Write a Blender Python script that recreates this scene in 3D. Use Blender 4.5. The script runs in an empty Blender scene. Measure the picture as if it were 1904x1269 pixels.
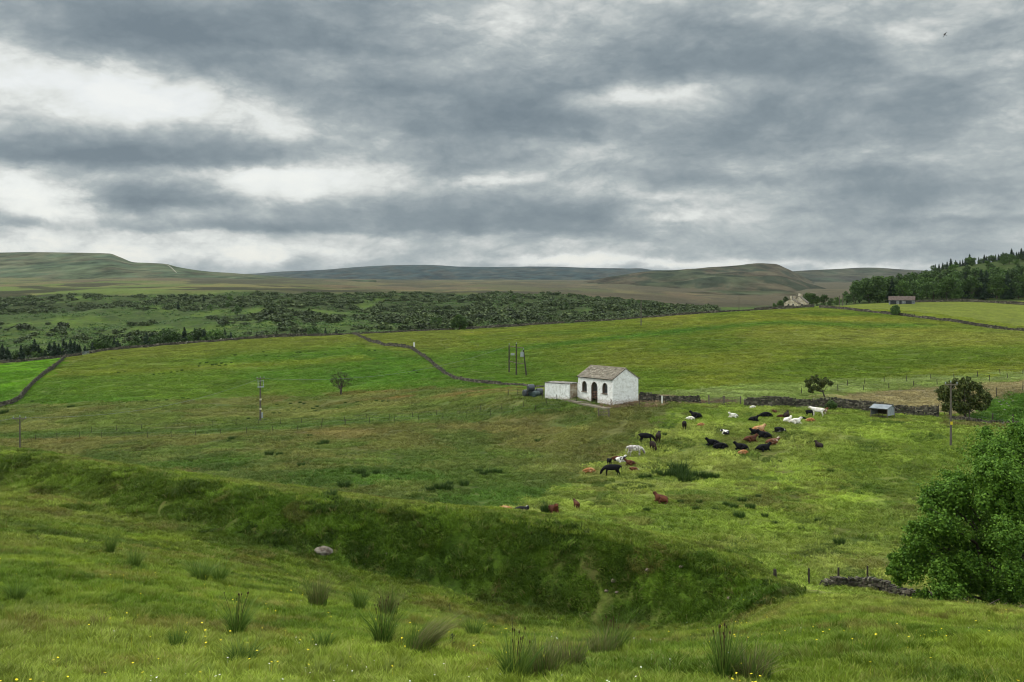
import bpy, math, random
import numpy as np
from mathutils import Vector, Matrix
from mathutils.bvhtree import BVHTree
R = math.radians
random.seed(7)
RNG = np.random.default_rng(11)
scene = bpy.context.scene
COL = scene.collection
CX, Y0, F = 952.0, 560.0, 1850.0      # principal column, horizon row and focal length of the camera, in photo pixels

# ------------------------------------------------------------------ helpers
def tag(o, label=None, cat=None, group=None, kind=None):
    if label: o['label'] = label
    if cat: o['category'] = cat
    if group: o['group'] = group
    if kind: o['kind'] = kind
    return o

def link(o, parent=None):
    COL.objects.link(o)
    if parent: o.parent = parent
    return o

def empty(name, loc, rz=0.0, label=None, cat=None, group=None):
    o = bpy.data.objects.new(name, None)
    o.empty_display_size = 0.3
    o.location = loc
    o.rotation_euler = (0, 0, rz)
    link(o)
    return tag(o, label, cat, group)

def mesh_np(name, verts, faces, mat=None, attrs=None, smooth=False):
    """verts n x 3, faces m x k (one k), attrs {name: (type, domain, array)}"""
    me = bpy.data.meshes.new(name)
    verts = np.asarray(verts, dtype=np.float32); faces = np.asarray(faces, dtype=np.int32)
    me.vertices.add(len(verts)); me.vertices.foreach_set('co', verts.ravel())
    if len(faces):
        m, k = faces.shape
        me.loops.add(m * k); me.loops.foreach_set('vertex_index', faces.ravel())
        me.polygons.add(m)
        me.polygons.foreach_set('loop_start', np.arange(0, m * k, k, dtype=np.int32))
        try: me.polygons.foreach_set('loop_total', np.full(m, k, dtype=np.int32))
        except Exception: pass
        me.polygons.foreach_set('use_smooth', np.full(m, smooth, dtype=bool))
    for an, (ty, dom, arr) in (attrs or {}).items():
        a = me.attributes.new(an, ty, dom)
        arr = np.asarray(arr, dtype=np.float32)
        a.data.foreach_set({'FLOAT': 'value', 'FLOAT_VECTOR': 'vector', 'FLOAT_COLOR': 'color', 'INT': 'value'}[ty],
                           arr.ravel() if ty != 'INT' else arr.astype(np.int32).ravel())
    if mat: me.materials.append(mat)
    me.update(calc_edges=True)
    return me

class MB:
    """collects polygons for one mesh"""
    def __init__(s): s.v = []; s.f = []
    def poly(s, pts):
        i = len(s.v); s.v += [tuple(p) for p in pts]; s.f.append(tuple(range(i, i + len(pts)))); return s
    def box(s, c, size, rz=0.0, rx=0.0, ry=0.0):
        sx, sy, sz = [q / 2 for q in size]
        m = Matrix.Translation(c) @ Matrix.Rotation(rz, 4, 'Z') @ Matrix.Rotation(ry, 4, 'Y') @ Matrix.Rotation(rx, 4, 'X')
        i = len(s.v)
        for z in (-sz, sz):
            for x, y in ((-sx, -sy), (sx, -sy), (sx, sy), (-sx, sy)):
                s.v.append(tuple(m @ Vector((x, y, z))))
        for f in ((3, 2, 1, 0), (4, 5, 6, 7), (0, 1, 5, 4), (1, 2, 6, 5), (2, 3, 7, 6), (3, 0, 4, 7)):
            s.f.append(tuple(i + q for q in f))
        return s
    def tube(s, pts, rad, n=6, cap=True):
        pts = [Vector(p) for p in pts]
        if not hasattr(rad, '__len__'): rad = [rad] * len(pts)
        base = len(s.v)
        for k, p in enumerate(pts):
            d = (pts[min(k + 1, len(pts) - 1)] - pts[max(k - 1, 0)]).normalized()
            a = d.orthogonal().normalized() if abs(d.z) > .9 else d.cross(Vector((0, 0, 1))).normalized()
            b = d.cross(a)
            for j in range(n):
                t = 2 * math.pi * j / n
                s.v.append(tuple(p + rad[k] * (math.cos(t) * a + math.sin(t) * b)))
        for k in range(len(pts) - 1):
            for j in range(n):
                a0 = base + k * n + j; a1 = base + k * n + (j + 1) % n
                s.f.append((a0, a1, a1 + n, a0 + n))
        if cap:
            s.f.append(tuple(base + j for j in reversed(range(n))))
            s.f.append(tuple(base + (len(pts) - 1) * n + j for j in range(n)))
        return s
    def mesh(s, name, mat=None, smooth=False):
        me = bpy.data.meshes.new(name); me.from_pydata(s.v, [], s.f)
        if mat: me.materials.append(mat)
        if smooth: me.polygons.foreach_set('use_smooth', [True] * len(me.polygons))
        me.update(); return me
    def build(s, name, mat, parent=None, smooth=False):
        return link(bpy.data.objects.new(name, s.mesh(name, mat, smooth)), parent)

def copy_tree(o, parent=None):
    c = o.copy(); COL.objects.link(c)
    if parent: c.parent = parent
    for ch in [x for x in CHILD.get(o.name, [])]:
        copy_tree(ch, c)
    return c
CHILD = {}
def remember(root):
    CHILD[root.name] = list(root.children)
    for c in root.children: remember(c)
    return root

# ------------------------------------------------------------------ numpy noise
def _h(ix, iy, seed):
    n = (ix.astype(np.int64) * 374761393 + iy.astype(np.int64) * 668265263 + seed * 1442695041) & 0xffffffff
    n = ((n ^ (n >> 13)) * 1274126177) & 0xffffffff
    return ((n ^ (n >> 16)) & 0xffff) / 65535.0
def vn(x, y, seed=0):
    x = np.asarray(x, float); y = np.asarray(y, float)
    ix = np.floor(x); iy = np.floor(y); fx = x - ix; fy = y - iy
    fx = fx * fx * (3 - 2 * fx); fy = fy * fy * (3 - 2 * fy)
    a = _h(ix, iy, seed); b = _h(ix + 1, iy, seed); c = _h(ix, iy + 1, seed); d = _h(ix + 1, iy + 1, seed)
    return (a + (b - a) * fx) * (1 - fy) + (c + (d - c) * fx) * fy     # 0..1
def fbm(x, y, seed=0, o=4):
    t = 0; a = .5; s = 0
    for i in range(o):
        t = t + a * vn(x * 2 ** i + 17.3 * i, y * 2 ** i - 9.1 * i, seed + i); s += a; a *= .5
    return t / s                                                        # 0..1
def lin(c):
    c = np.asarray(c, float) / 255.0
    return np.where(c <= .04045, c / 12.92, ((c + .055) / 1.055) ** 2.4)

# ------------------------------------------------------------------ the land: distances and heights of its features
# every row: feature lines from near to far as (distance, photo row it is seen at)
CC = [-700, 0, 250, 500, 750, 1000, 1200, 1330, 1440, 1520, 1600, 1750, 1904, 2600]
LL = [
 [(12,1262)]+[(12,1269)]*12+[(12,1275)],
 [(26,1030),(26,1072),(26,1087),(26,1120),(26,1150),(26,1186),(26,1190),(26,1179),(26,1160),(26,1152),(26,1150),(26,1154),(26,1158),(26,1180)],
 [(70,850),(60,905),(55,957),(50,1020),(48,1083),(46,1138),(44,1162),(42,1151),(38,1128),(36,1120),(35,1120),(34,1125),(32,1141),(30,1165)],
 [(78,800),(66.5,845),(60.5,880),(56,916),(53.5,948),(51,974),(48,1010),(46,1043),(43.5,1088),(42,1113),(45,1119),(45,1155),(45,1180),(42,1200)],
 [(110,900),(105,900),(95,960),(88,985),(82,1010),(78,1030),(72,1065),(70,1078),(66,1090),(64,1100),(62,1112),(62,1140),(60,1150),(58,1160)],
 [(150,850),(160,850),(128,885),(115,920),(105,950),(98,976),(90,1012),(85,1040),(82,1063),(80,1080),(79,1087),(77,1103),(76,1110),(75,1120)],
 [(185,815),(180,822),(168,822),(158,822),(143,850),(130,880),(129,880),(127,880),(122,890),(118,900),(117,900),(114,905),(113,905),(110,900)],
 [(215,790),(205,793),(195,795),(187,793),(180,785),(165,790),(155,790),(153,790),(152,790),(150,790),(147,795),(145,800),(142,805),(140,800)],
 [(250,750),(235,760),(228,755),(225,760),(215,745),(182,736),(172,746.5),(168,756),(168,758),(167,760),(165,765),(160,778),(158,783),(155,785)],
 [(275,730),(265,725),(258,725),(256,725),(245,718),(215,716),(200,722),(190,730),(190,732),(188,735),(186,738),(183,735),(180,725),(178,720)],
 [(310,700),(292,697),(300,690),(300,685),(290,680),(262,690),(245,690),(238,690),(235,690),(233,690),(232,690),(230,685),(228,680),(225,675)],
 [(340,690),(325,682),(345,663),(345,653),(345,650),(330,648),(320,640),(320,635),(325,630),(325,630),(325,630),(310,630),(300,632),(300,630)],
 [(360,683),(345,676),(385,648),(420,629),(440,619),(470,606),(480,592),(480,583),(480,577),(490,573),(450,580),(400,597),(370,616),(350,630)],
 [(420,700),(420,700),(450,680),(480,660),(510,645),(540,622),(540,604),(540,590),(540,580),(540,571),(540,568),(530,565),(520,570),(500,575)],
 [(500,690),(500,672),(530,650),(560,630),(600,614),(640,603),(680,592),(720,585),(700,580),(650,578),(620,562),(600,556),(600,552),(600,540)],
 [(750,610),(750,610),(760,605),(780,592),(800,585),(830,578),(850,576),(880,574),(900,573),(850,570),(720,556),(720,532),(720,512),(720,495)],
 [(1050,555),(1050,553),(1080,548),(1100,545),(1100,548),(1100,552),(1150,562),(1150,572),(1300,570),(1300,565),(850,545),(850,503),(850,483),(850,465)],
 [(1800,532),(1800,532),(1800,532),(1800,533),(1800,540),(1800,544),(1800,548),(1900,553),(1900,554),(1900,551),(1700,552),(1700,545),(1700,535),(1700,515)],
 [(3200,518),(3200,518),(3200,518),(3200,519),(3200,525),(3200,529),(3200,532),(3200,535),(3200,538),(3200,536),(3200,535),(3200,530),(3200,525),(3200,520)],
 [(6500,522)]*14,
 [(14000,535)]*14,
]
NK = len(LL)
PXG = np.arange(-1600, 3501, 4.0)
LYG = np.linspace(math.log(8), math.log(14000), 2200)
def pchip(xk, yk, x):
    h = np.diff(xk); d = np.diff(yk) / h
    m = np.zeros(len(xk)); m[0] = d[0]; m[-1] = d[-1]
    for i in range(1, len(xk) - 1):
        if d[i - 1] * d[i] > 0:
            w1 = 2 * h[i] + h[i - 1]; w2 = h[i] + 2 * h[i - 1]
            m[i] = (w1 + w2) / (w1 / d[i - 1] + w2 / d[i])
    i = np.clip(np.searchsorted(xk, x) - 1, 0, len(xk) - 2)
    t = np.clip((x - xk[i]) / h[i], 0, 1)
    t2 = t * t; t3 = t2 * t
    return (2*t3-3*t2+1)*yk[i] + (t3-2*t2+t)*h[i]*m[i] + (-2*t3+3*t2)*yk[i+1] + (t3-t2)*h[i]*m[i+1]
_cx = np.array(CC, float)
YK = np.array([pchip(_cx, np.array([c[0] for c in L], float), PXG) for L in LL])
PK = np.array([pchip(_cx, np.array([c[1] for c in L], float), PXG) for L in LL])
ZK = -(PK - Y0) / F * YK
TAB = np.zeros((len(PXG), len(LYG)))
EYG = np.exp(LYG)
for i in range(len(PXG)):
    yk = np.concatenate([[2.0, 6.0], YK[:, i]]); zk = np.concatenate([[-2.0, -3.0], ZK[:, i]])
    TAB[i] = pchip(yk, zk, EYG)
def kdist(px, k): return np.interp(px, PXG, YK[k])

def zone_amp(Y):
    return np.interp(Y, [5, 20, 60, 75, 170, 300, 500, 900, 2000, 5000], [.03, .06, .14, .16, .2, .3, .6, 2.2, 4, 8])
def H(X, Y, rough=True):
    X = np.asarray(X, float); Y = np.asarray(Y, float)
    Ye = np.maximum(Y, 8.0)
    px = np.clip(CX + F * X / np.maximum(Ye, 8.0), PXG[0], PXG[-1] - .01)
    a = (px - PXG[0]) / 4.0; b = (np.log(np.minimum(Ye, 13999)) - LYG[0]) / (LYG[1] - LYG[0])
    i = np.clip(a.astype(int), 0, len(PXG) - 2); j = np.clip(b.astype(int), 0, len(LYG) - 2)
    fa = a - i; fb = b - j
    z = (TAB[i, j] * (1 - fa) + TAB[i + 1, j] * fa) * (1 - fb) + (TAB[i, j + 1] * (1 - fa) + TAB[i + 1, j + 1] * fa) * fb
    z = z + (8.0 - np.minimum(Y, 8.0)) * .22
    if rough:
        A = zone_amp(Y)
        s = np.interp(Y, [0, 60, 200, 600, 1500, 6000], [.5, .35, .18, .07, .025, .008])
        # fixed octaves blended by distance keep the surface continuous
        n = 0
        for (f, y0, y1) in ((1.3, -50, 90), (.45, -50, 260), (.14, 60, 900), (.045, 120, 2500), (.014, 500, 9000)):
            w = np.clip((Y - y0) / 60.0, 0, 1) * np.clip((y1 - Y) / (y1 * .4), 0, 1)
            amp = .055 / f ** .62
            n = n + w * amp * (fbm(X * f + 3.7, Y * f + 1.9, 5, 3) - .5) * 2
        n = n + np.clip((Y - 1300) / 500, 0, 1) * np.clip((6500 - Y) / 2500, 0, 1) * (fbm(X * .006, Y * .0045, 27, 4) - .5) * 13
        # the bank is rougher than the meadow
        yb = np.interp(px, PXG, YK[2]); yc = np.interp(px, PXG, YK[3])
        t = (Y - yb) / (yc - yb)
        bank = np.clip(t * 4 + .4, 0, 1) * np.clip((.92 - t) * 4, 0, 1) * np.clip((1560 - px) / 120, 0, 1)
        n = n + bank * ((fbm(X * .9, Y * .9, 21, 4) - .5) * .38 + (fbm(X * 2.6, Y * 2.6, 22, 3) - .5) * .42)
        z = z + n
        hs = np.clip((Y - 570) / 120, 0, 1) * np.clip((1300 - Y) / 250, 0, 1) * np.clip((1340 - px) / 150, 0, 1)
        z = z + hs * ((fbm(X * .017, Y * .011, 25, 3) - .5) * 13 + (fbm(X * .06, Y * .05, 26, 3) - .5) * 3)
    return z
def P(px, Y): return ((px - CX) / F * Y, Y)          # photo column and distance to the ground position
def gz(x, y): return float(H(np.array([x]), np.array([y]))[0])

# ------------------------------------------------------------------ colours of the land
def inpoly(x, y, poly):
    r = np.zeros(x.shape, bool); n = len(poly)
    for i in range(n):
        x0, y0 = poly[i]; x1, y1 = poly[(i + 1) % n]
        if y0 == y1: continue
        c = ((y0 > y) != (y1 > y)) & (x < (x1 - x0) * (y - y0) / (y1 - y0) + x0)
        r ^= c
    return r
COWF = [(880,957),(960,940),(1035,907),(1095,874),(1150,840),(1205,802),(1240,778),(1236,752),(1300,750),(1385,752),(1745,768),(1780,792),(1904,800),(2700,830),(2700,1160),(1750,1122),(1690,1130),(1500,1108),(1400,1078),(1250,1030),(1000,985)]
def smooth(a, b, x):
    t = np.clip((x - a) / (b - a), 0, 1); return t * t * (3 - 2 * t)
def gdens(px, py, X, Y):
    n = fbm(X * .011 + 5, Y * .011, 91, 3) * .7 + fbm(X * .04, Y * .03, 92, 3) * .3
    d = smooth(.44, .56, n + .13 * smooth(430, 560, px) + .16 * smooth(720, 900, px) + .10 * smooth(578, 560, py))
    d = d * (.25 + .75 * smooth(612, 592, py + .0 * px)) * (py < 640)
    gl = np.exp(-((px - 655 + (py - 590) * 1.4) / 22) ** 2) * (py > 555) ; d = d * (1 - .95 * gl)
    for cx_, cy_, rx_, ry_ in ((290,572,45,6),(370,600,80,6),(60,600,60,14),(850,565,35,4),(935,573,30,5),(500,600,60,6),(1030,590,30,4),(1085,576,25,4)): d = d * (1 - .95 * np.exp(-((px - cx_) / rx_) ** 2 - ((py - cy_) / ry_) ** 2))
    return d * (1 - smooth(1180, 1290, px) * (py < 572))
def landcol(X, Y, Z):
    Ys = np.maximum(Y, 6.0)
    px = CX + F * X / Ys; py = Y0 - F * Z / Ys
    # boundaries wander a little, as grass edges do
    j = np.interp(Y, [20, 80, 200, 500, 2000], [1.5, 3, 4, 4, 5])
    lx = np.log(Ys) * 40
    wx = px + (fbm(X * .35, Y * .35, 31, 3) - .5) * 13; wy = py + (fbm(X * .35 + 40, Y * .35, 32, 3) - .5) * 2.2 * j
    n1 = fbm(X * .11, Y * .11, 41, 4); n2 = fbm(X * .5, Y * .5, 42, 4); n3 = fbm(X * .03, Y * .03, 43, 4)
    nb = fbm(px * .006, py * .03, 44, 4)                # broad bands along the slopes
    def C(r, g, b): return lin((r, g, b))[None, :]
    def mix(a, b, t): t = np.asarray(t)[:, None]; return a * (1 - t) + b * t
    N = len(X)
    one = np.ones((N, 3))
    yb = np.interp(px, PXG, YK[2]); yc = np.interp(px, PXG, YK[3]); yk13 = np.interp(px, PXG, YK[12])
    # foreground meadow
    c = mix(one * C(98,118,42), one * C(72,96,28), smooth(.36, .62, n2 * .6 + fbm(X * 1.6, Y * 1.6, 45, 3) * .4))
    c = mix(c, one * C(110,126,58), smooth(.46, .66, n1) * .7)
    c = mix(c, one * C(104,98,60), smooth(.6, .72, fbm(X * .8, Y * .8, 46, 4)) * .55)
    fg = c
    # bank: short turf, with the shade of its steep face painted into the green
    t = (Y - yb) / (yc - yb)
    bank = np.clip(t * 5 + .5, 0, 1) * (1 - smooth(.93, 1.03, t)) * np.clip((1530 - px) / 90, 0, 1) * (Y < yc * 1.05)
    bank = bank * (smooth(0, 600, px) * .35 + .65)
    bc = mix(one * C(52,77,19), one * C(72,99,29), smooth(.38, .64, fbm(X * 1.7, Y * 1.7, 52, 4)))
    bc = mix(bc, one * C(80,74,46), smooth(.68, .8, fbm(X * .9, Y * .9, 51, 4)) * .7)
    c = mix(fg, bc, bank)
    c = mix(c, one * C(100,122,46), np.exp(-((Y - yc * 1.01) / (yc * .014)) ** 2) * (px < 1480) * .8)  # paler rim painted along the crest to stand for its lit edge
    mid = Y > yc * 1.12
    # rough grass field left
    rough = mix(one * C(94,100,58), one * C(80,98,50), smooth(.4, .62, n1))
    rough = mix(rough, one * C(112,102,72), smooth(.52, .7, fbm(X * .06, Y * .1, 61, 4)) * .5)
    g = smooth(.5, .66, fbm(X * .05 + 9, Y * .08, 62, 3)) * smooth(820, 870, wy)
    rough = mix(rough, one * C(62,92,34), g * .9)
    rough = mix(rough, one * C(66,98,36), np.exp(-((wx - 900) / 260) ** 2 - ((wy - 895) / 45) ** 2) * .75)
    c = np.where((mid & (Y < yk13 * 1.02))[:, None], rough, c)
    fld = mid & (Y < yk13 * 1.02)
    # upper-left field: valley strip and slope
    f2 = fld & (wy < np.interp(px, [0, 500, 800, 1000, 1230], [818, 800, 778, 764, 752])) & (wx < 1236)
    s2 = mix(one * C(84,102,50), one * C(98,106,62), smooth(.4, .65, n1))
    c = np.where(f2[:, None], s2, c)
    # damp green strip between the two wire fences
    c = mix(c, one * C(64,92,40), fld * np.exp(-((py - np.interp(px, [0, 500, 800, 1000, 1100], [812, 797, 776, 763, 757])) / 7) ** 2) * (px < 1130) * .75)
    f3 = fld & (wx < 1180) & (wy < np.interp(px, [0, 100, 250, 500, 650, 800, 1010, 1180], [752, 750, 746, 738, 733, 722, 724, 700]))
    s3 = mix(one * C(70,108,30), one * C(84,112,38), smooth(.35, .65, n3 * .5 + nb * .5))
    top = smooth(0, 26, np.interp(px, [0, 200, 500, 660, 760, 850, 1000, 1180], [705, 695, 668, 655, 668, 662, 652, 628]) + (n3 - .5) * 24 - py)
    s3 = mix(s3, one * C(98,112,46), top)
    s3 = mix(s3, one * C(112,124,48), np.exp(-((py - np.interp(px, [0, 300, 600, 800], [700, 688, 672, 655])) / 6) ** 2) * (px < 680) * .6)
    c = np.where(f3[:, None], s3, c)
    # brown seed-head belt along the hollow
    c = mix(c, one * C(112,98,64), fld * smooth(.42, .6, fbm(X * .08, Y * .2, 64, 4)) * np.exp(-((py - np.interp(px, [500, 750, 1000], [742, 735, 722])) / 9) ** 2) * (px > 480) * (px < 1010) * .9)
    # bright field beyond the left wall
    lp = [(-800, 700), (-800, 790), (0, 757), (22, 752), (50, 728), (95, 690), (120, 664), (0, 678)]
    c = np.where((fld & inpoly(px, py, lp) & (Y > 220))[:, None], mix(one * C(88,132,30), one * C(74,116,26), smooth(.4, .6, n1)), c)
    # big hillside right
    f4 = fld & (px > 1060) & (wy < np.interp(px, [1060, 1180, 1300, 1450, 1700, 1904, 2600], [735, 735, 722, 712, 702, 694, 680]))
    f4 |= fld & (px > 860) & (px <= 1060) & (wy < 722)
    s4 = mix(one * C(82,106,32), one * C(100,114,42), smooth(.38, .62, n3 * .45 + nb * .55))
    s4 = mix(s4, one * C(126,130,56), smooth(.5, .7, fbm(px * .004, py * .05, 65, 3)) * smooth(660, 600, py) * .6)
    s4 = mix(s4, one * C(56,100,26), np.exp(-((py - np.interp(px, [860, 1000, 1150, 1300, 1450, 1600], [662, 645, 628, 612, 600, 606])) / 5.5) ** 2) * smooth(.35, .55, nb) * .8)
    s4 = mix(s4, one * C(112,122,66), smooth(1300, 1500, px) * np.exp(-((py - 628) / 16) ** 2) * .5)
    s4 = mix(s4, one * C(66,104,28), smooth(1180, 900, px) * smooth(640, 665, py) * .7)
    c = np.where(f4[:, None], s4, c)
    # pale grass strip, then brown hay strip behind the long wall
    f5 = fld & (px > 1180) & ~f4 & (Y > np.interp(px, PXG, YK[8]))
    s5 = mix(one * C(112,130,84), one * C(100,120,66), smooth(.4, .6, n1))
    hay = .9 * smooth(0, 5, wy - np.interp(px, [1500, 1600, 1750, 1904, 2600], [738, 728, 716, 706, 690])) * smooth(1500, 1570, px)
    s5 = mix(s5, one * C(126,120,100), hay)
    c = np.where(f5[:, None], s5, c)
    # track and yard
    dirt = fld & inpoly(px, py, [(1120,757),(1140,742),(1190,734),(1290,742),(1385,746),(1372,752),(1300,752),(1235,750),(1190,756)])
    c = np.where(dirt[:, None], one * C(104,92,84), c)
    # bank beside the hawthorn, right
    gr = fld & inpoly(px, py, [(1840,742),(1904,728),(2700,700),(2700,800),(1904,790),(1790,782)])
    c = np.where(gr[:, None], mix(one * C(62,96,26), one * C(46,78,20), smooth(.4, .6, n2)), c)
    # cattle pasture
    cf = mid & (Y < 175) & inpoly(wx, wy, COWF) 
    s6 = mix(one * C(118,140,62), one * C(92,114,46), smooth(.35, .6, n1 * .5 + n2 * .5))
    s6 = mix(s6, one * C(128,140,80), smooth(.5, .7, fbm(X * .05, Y * .05, 71, 3)) * .6)
    s6 = mix(s6, one * C(60,84,30), smooth(.56, .7, fbm(X * .5, Y * .5, 72, 4)) * .85)
    s6 = mix(s6, one * C(96,92,60), smooth(.62, .74, fbm(X * .35 + 8, Y * .35, 73, 4)) * .5)
    c = np.where(cf[:, None], s6, c)
    # opposite valley side
    far = Y >= yk13 * 1.02
    v = mix(one * C(80,106,44), one * C(66,92,40), smooth(.4, .6, fbm(X * .012, Y * .012, 81, 4)))
    v = mix(v, one * C(58,80,42), smooth(.45, .6, fbm(X * .02, Y * .02, 85, 4)) * .7)
    v = mix(v, one * C(50,70,36), smooth(.48, .64, fbm(X * .09, Y * .05, 88, 4)) * .65)
    v = mix(v, one * C(42,56,34), gdens(px, py, X, Y) * (Y > 500) * (Y < 1180) * (px < 1340) * .75)
    up = far & (px > 1440) & (Y < 900) 
    uf = mix(one * C(94,110,44), one * C(106,122,46), smooth(.4, .6, fbm(X * .015, Y * .015, 82, 3)))
    v = np.where((up & (Y < 560))[:, None], uf, v)
    v = np.where((up & (Y >= 560))[:, None], one * C(58,78,36), v)
    yk17 = np.interp(px, PXG, YK[16])
    mo = mix(one * C(82,92,54), one * C(98,86,68), smooth(.42, .58, fbm(X * .005, Y * .0024, 83, 5)))
    mo = mix(mo, one * C(70,74,52), smooth(.54, .66, fbm(X * .008, Y * .003, 86, 5)) * .8)
    mo = mix(mo, one * C(92,114,56), smooth(560, 300, px) * smooth(.35, .5, fbm(X * .003, Y * .001, 84, 3)))
    mo = mix(mo, one * C(128,122,84), smooth(.52, .66, fbm(X * .012, Y * .004, 89, 5)) * .55)
    mo = mix(mo, one * C(46,50,36), smooth(.48, .58, fbm(X * .01 + 5, Y * .006, 90, 5)) * .9)
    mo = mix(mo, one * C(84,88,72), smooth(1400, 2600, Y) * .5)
    mo = mix(mo, one * C(78,76,62), smooth(850, 1200, px) * smooth(.3, .55, fbm(X * .006, Y * .003, 87, 4)) * .85)
    mt = smooth(0, 1, (Y - yk17 * .99) / (yk17 * .06))
    v = mix(v, mo, mt * far)
    c = np.where(far[:, None], v, c)
    tone = 1 + (fbm(X * .3 + 2, Y * .3, 55, 3) - .5) * .5 + (fbm(X * 1.1, Y * 1.1, 56, 3) - .5) * .45
    c = c * np.where(Y < 500, tone, 1 + (tone - 1) * .5)[:, None]
    c = c * np.array([1.06, .95, .82])[None]
    return c, dict(px=px, py=py, cf=cf, bank=bank, fld=fld, far=far)
# ------------------------------------------------------------------ materials
def newmat(name):
    m = bpy.data.materials.new(name); m.use_nodes = True
    nt = m.node_tree; nt.nodes.clear()
    out = nt.nodes.new('ShaderNodeOutputMaterial')
    b = nt.nodes.new('ShaderNodeBsdfPrincipled')
    nt.links.new(b.outputs[0], out.inputs[0])
    b.inputs['Roughness'].default_value = .85
    b.inputs['Specular IOR Level'].default_value = .25
    return m, nt, b
class NB:
    def __init__(s, nt): s.nt = nt
    def n(s, ty, props=None, **ins):
        x = s.nt.nodes.new(ty)
        for k, v in (props or {}).items(): setattr(x, k, v)
        for k, v in ins.items():
            key = int(k[1:]) if k[0] == 'i' and k[1:].isdigit() else k.replace('_', ' ')
            s.put(x.inputs[key], v)
        return x
    def put(s, sock, v):
        if isinstance(v, bpy.types.NodeSocket): s.nt.links.new(v, sock)
        elif isinstance(v, bpy.types.Node): s.nt.links.new(v.outputs[0], sock)
        else: sock.default_value = v
    def math(s, op, a, b=0.0, c=0.0, clamp=False):
        return s.n('ShaderNodeMath', {'operation': op, 'use_clamp': clamp}, i0=a, i1=b, i2=c).outputs[0]
    def noise(s, vec, scale, detail=3, rough=.55, dist=0.0, dim='3D'):
        return s.n('ShaderNodeTexNoise', {'noise_dimensions': dim}, Vector=vec, Scale=scale, Detail=detail, Roughness=rough, Distortion=dist)
    def ramp(s, fac, stops):
        x = s.nt.nodes.new('ShaderNodeValToRGB'); cr = x.color_ramp
        while len(cr.elements) < len(stops): cr.elements.new(.5)
        for e, (p, c) in zip(cr.elements, stops):
            e.position = p; e.color = (*c, 1) if len(c) == 3 else c
        s.put(x.inputs[0], fac); return x.outputs[0]
    def mixc(s, fac, a, b, blend='MIX'):
        x = s.nt.nodes.new('ShaderNodeMix'); x.data_type = 'RGBA'; x.blend_type = blend
        s.put(x.inputs[0], fac); s.put(x.inputs[6], a if not isinstance(a, tuple) else (*a[:3], 1)); s.put(x.inputs[7], b if not isinstance(b, tuple) else (*b[:3], 1))
        return x.outputs[2]
    def maprange(s, v, a, b, c, d):
        return s.n('ShaderNodeMapRange', None, i0=v, i1=a, i2=b, i3=c, i4=d).outputs[0]
    def vmul(s, v, t): return s.n('ShaderNodeVectorMath', {'operation': 'MULTIPLY'}, i0=v, i1=t).outputs[0]
def L3(r, g, b): return tuple(float(q) for q in lin((r, g, b)))

KG = 0.80     # albedo scale of the sampled ground colours
def ground_mat():
    m, nt, b = newmat('land'); N = NB(nt)
    at = N.n('ShaderNodeAttribute', {'attribute_name': 'col'})
    pos = N.n('ShaderNodeNewGeometry').outputs['Position']
    a = N.noise(pos, 5.5, 4, .65).outputs[0]
    c = N.noise(pos, .9, 5, .6).outputs[0]
    d = N.noise(N.vmul(pos, (1, 1, .3)), .12, 5, .6).outputs[0]
    k = N.math('MULTIPLY', N.maprange(a, .3, .7, .72, 1.28), N.maprange(c, .3, .7, .72, 1.26))
    k = N.math('MULTIPLY', k, N.maprange(d, .3, .7, .8, 1.18))
    col = N.mixc(1.0, at.outputs['Color'], N.n('ShaderNodeCombineColor', None, i0=k, i1=k, i2=k).outputs[0], 'MULTIPLY')
    dry = N.math('MULTIPLY', N.maprange(N.noise(pos, .35, 5, .7).outputs[0], .52, .68, 0, .35), 1.0)
    col = N.mixc(dry, col, L3(116, 108, 66))
    N.put(b.inputs['Base Color'], col)
    h = N.math('ADD', N.math('MULTIPLY', a, .05), N.math('MULTIPLY', c, .35))
    bp = N.n('ShaderNodeBump', None, Height=h, Strength=.9, Distance=1.0)
    N.put(b.inputs['Normal'], bp.outputs[0]); b.inputs['Roughness'].default_value = .95; b.inputs['Specular IOR Level'].default_value = .1
    return m
def simple(name, rgb, rough=.85, var=.15, scale=3.0, metal=0.0, bump=0.0, rgb2=None, s2=1.5, spec=.25, coords='Object'):
    m, nt, b = newmat(name); N = NB(nt)
    tc = N.n('ShaderNodeTexCoord').outputs[coords]
    n = N.noise(tc, scale, 5, .6).outputs[0]
    col = (*L3(*rgb), 1)
    if rgb2:
        n2 = N.noise(tc, s2, 4, .6).outputs[0]
        col = N.mixc(N.maprange(n2, .42, .58, 0, 1), L3(*rgb), L3(*rgb2))
    k = N.maprange(n, .3, .7, 1 - var, 1 + var)
    x = N.mixc(1.0, col, N.n('ShaderNodeCombineColor', None, i0=k, i1=k, i2=k).outputs[0], 'MULTIPLY')
    N.put(b.inputs['Base Color'], x)
    b.inputs['Roughness'].default_value = rough; b.inputs['Metallic'].default_value = metal; b.inputs['Specular IOR Level'].default_value = spec
    if bump:
        N.put(b.inputs['Normal'], N.n('ShaderNodeBump', None, Height=n, Strength=.8, Distance=bump).outputs[0])
    return m
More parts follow.
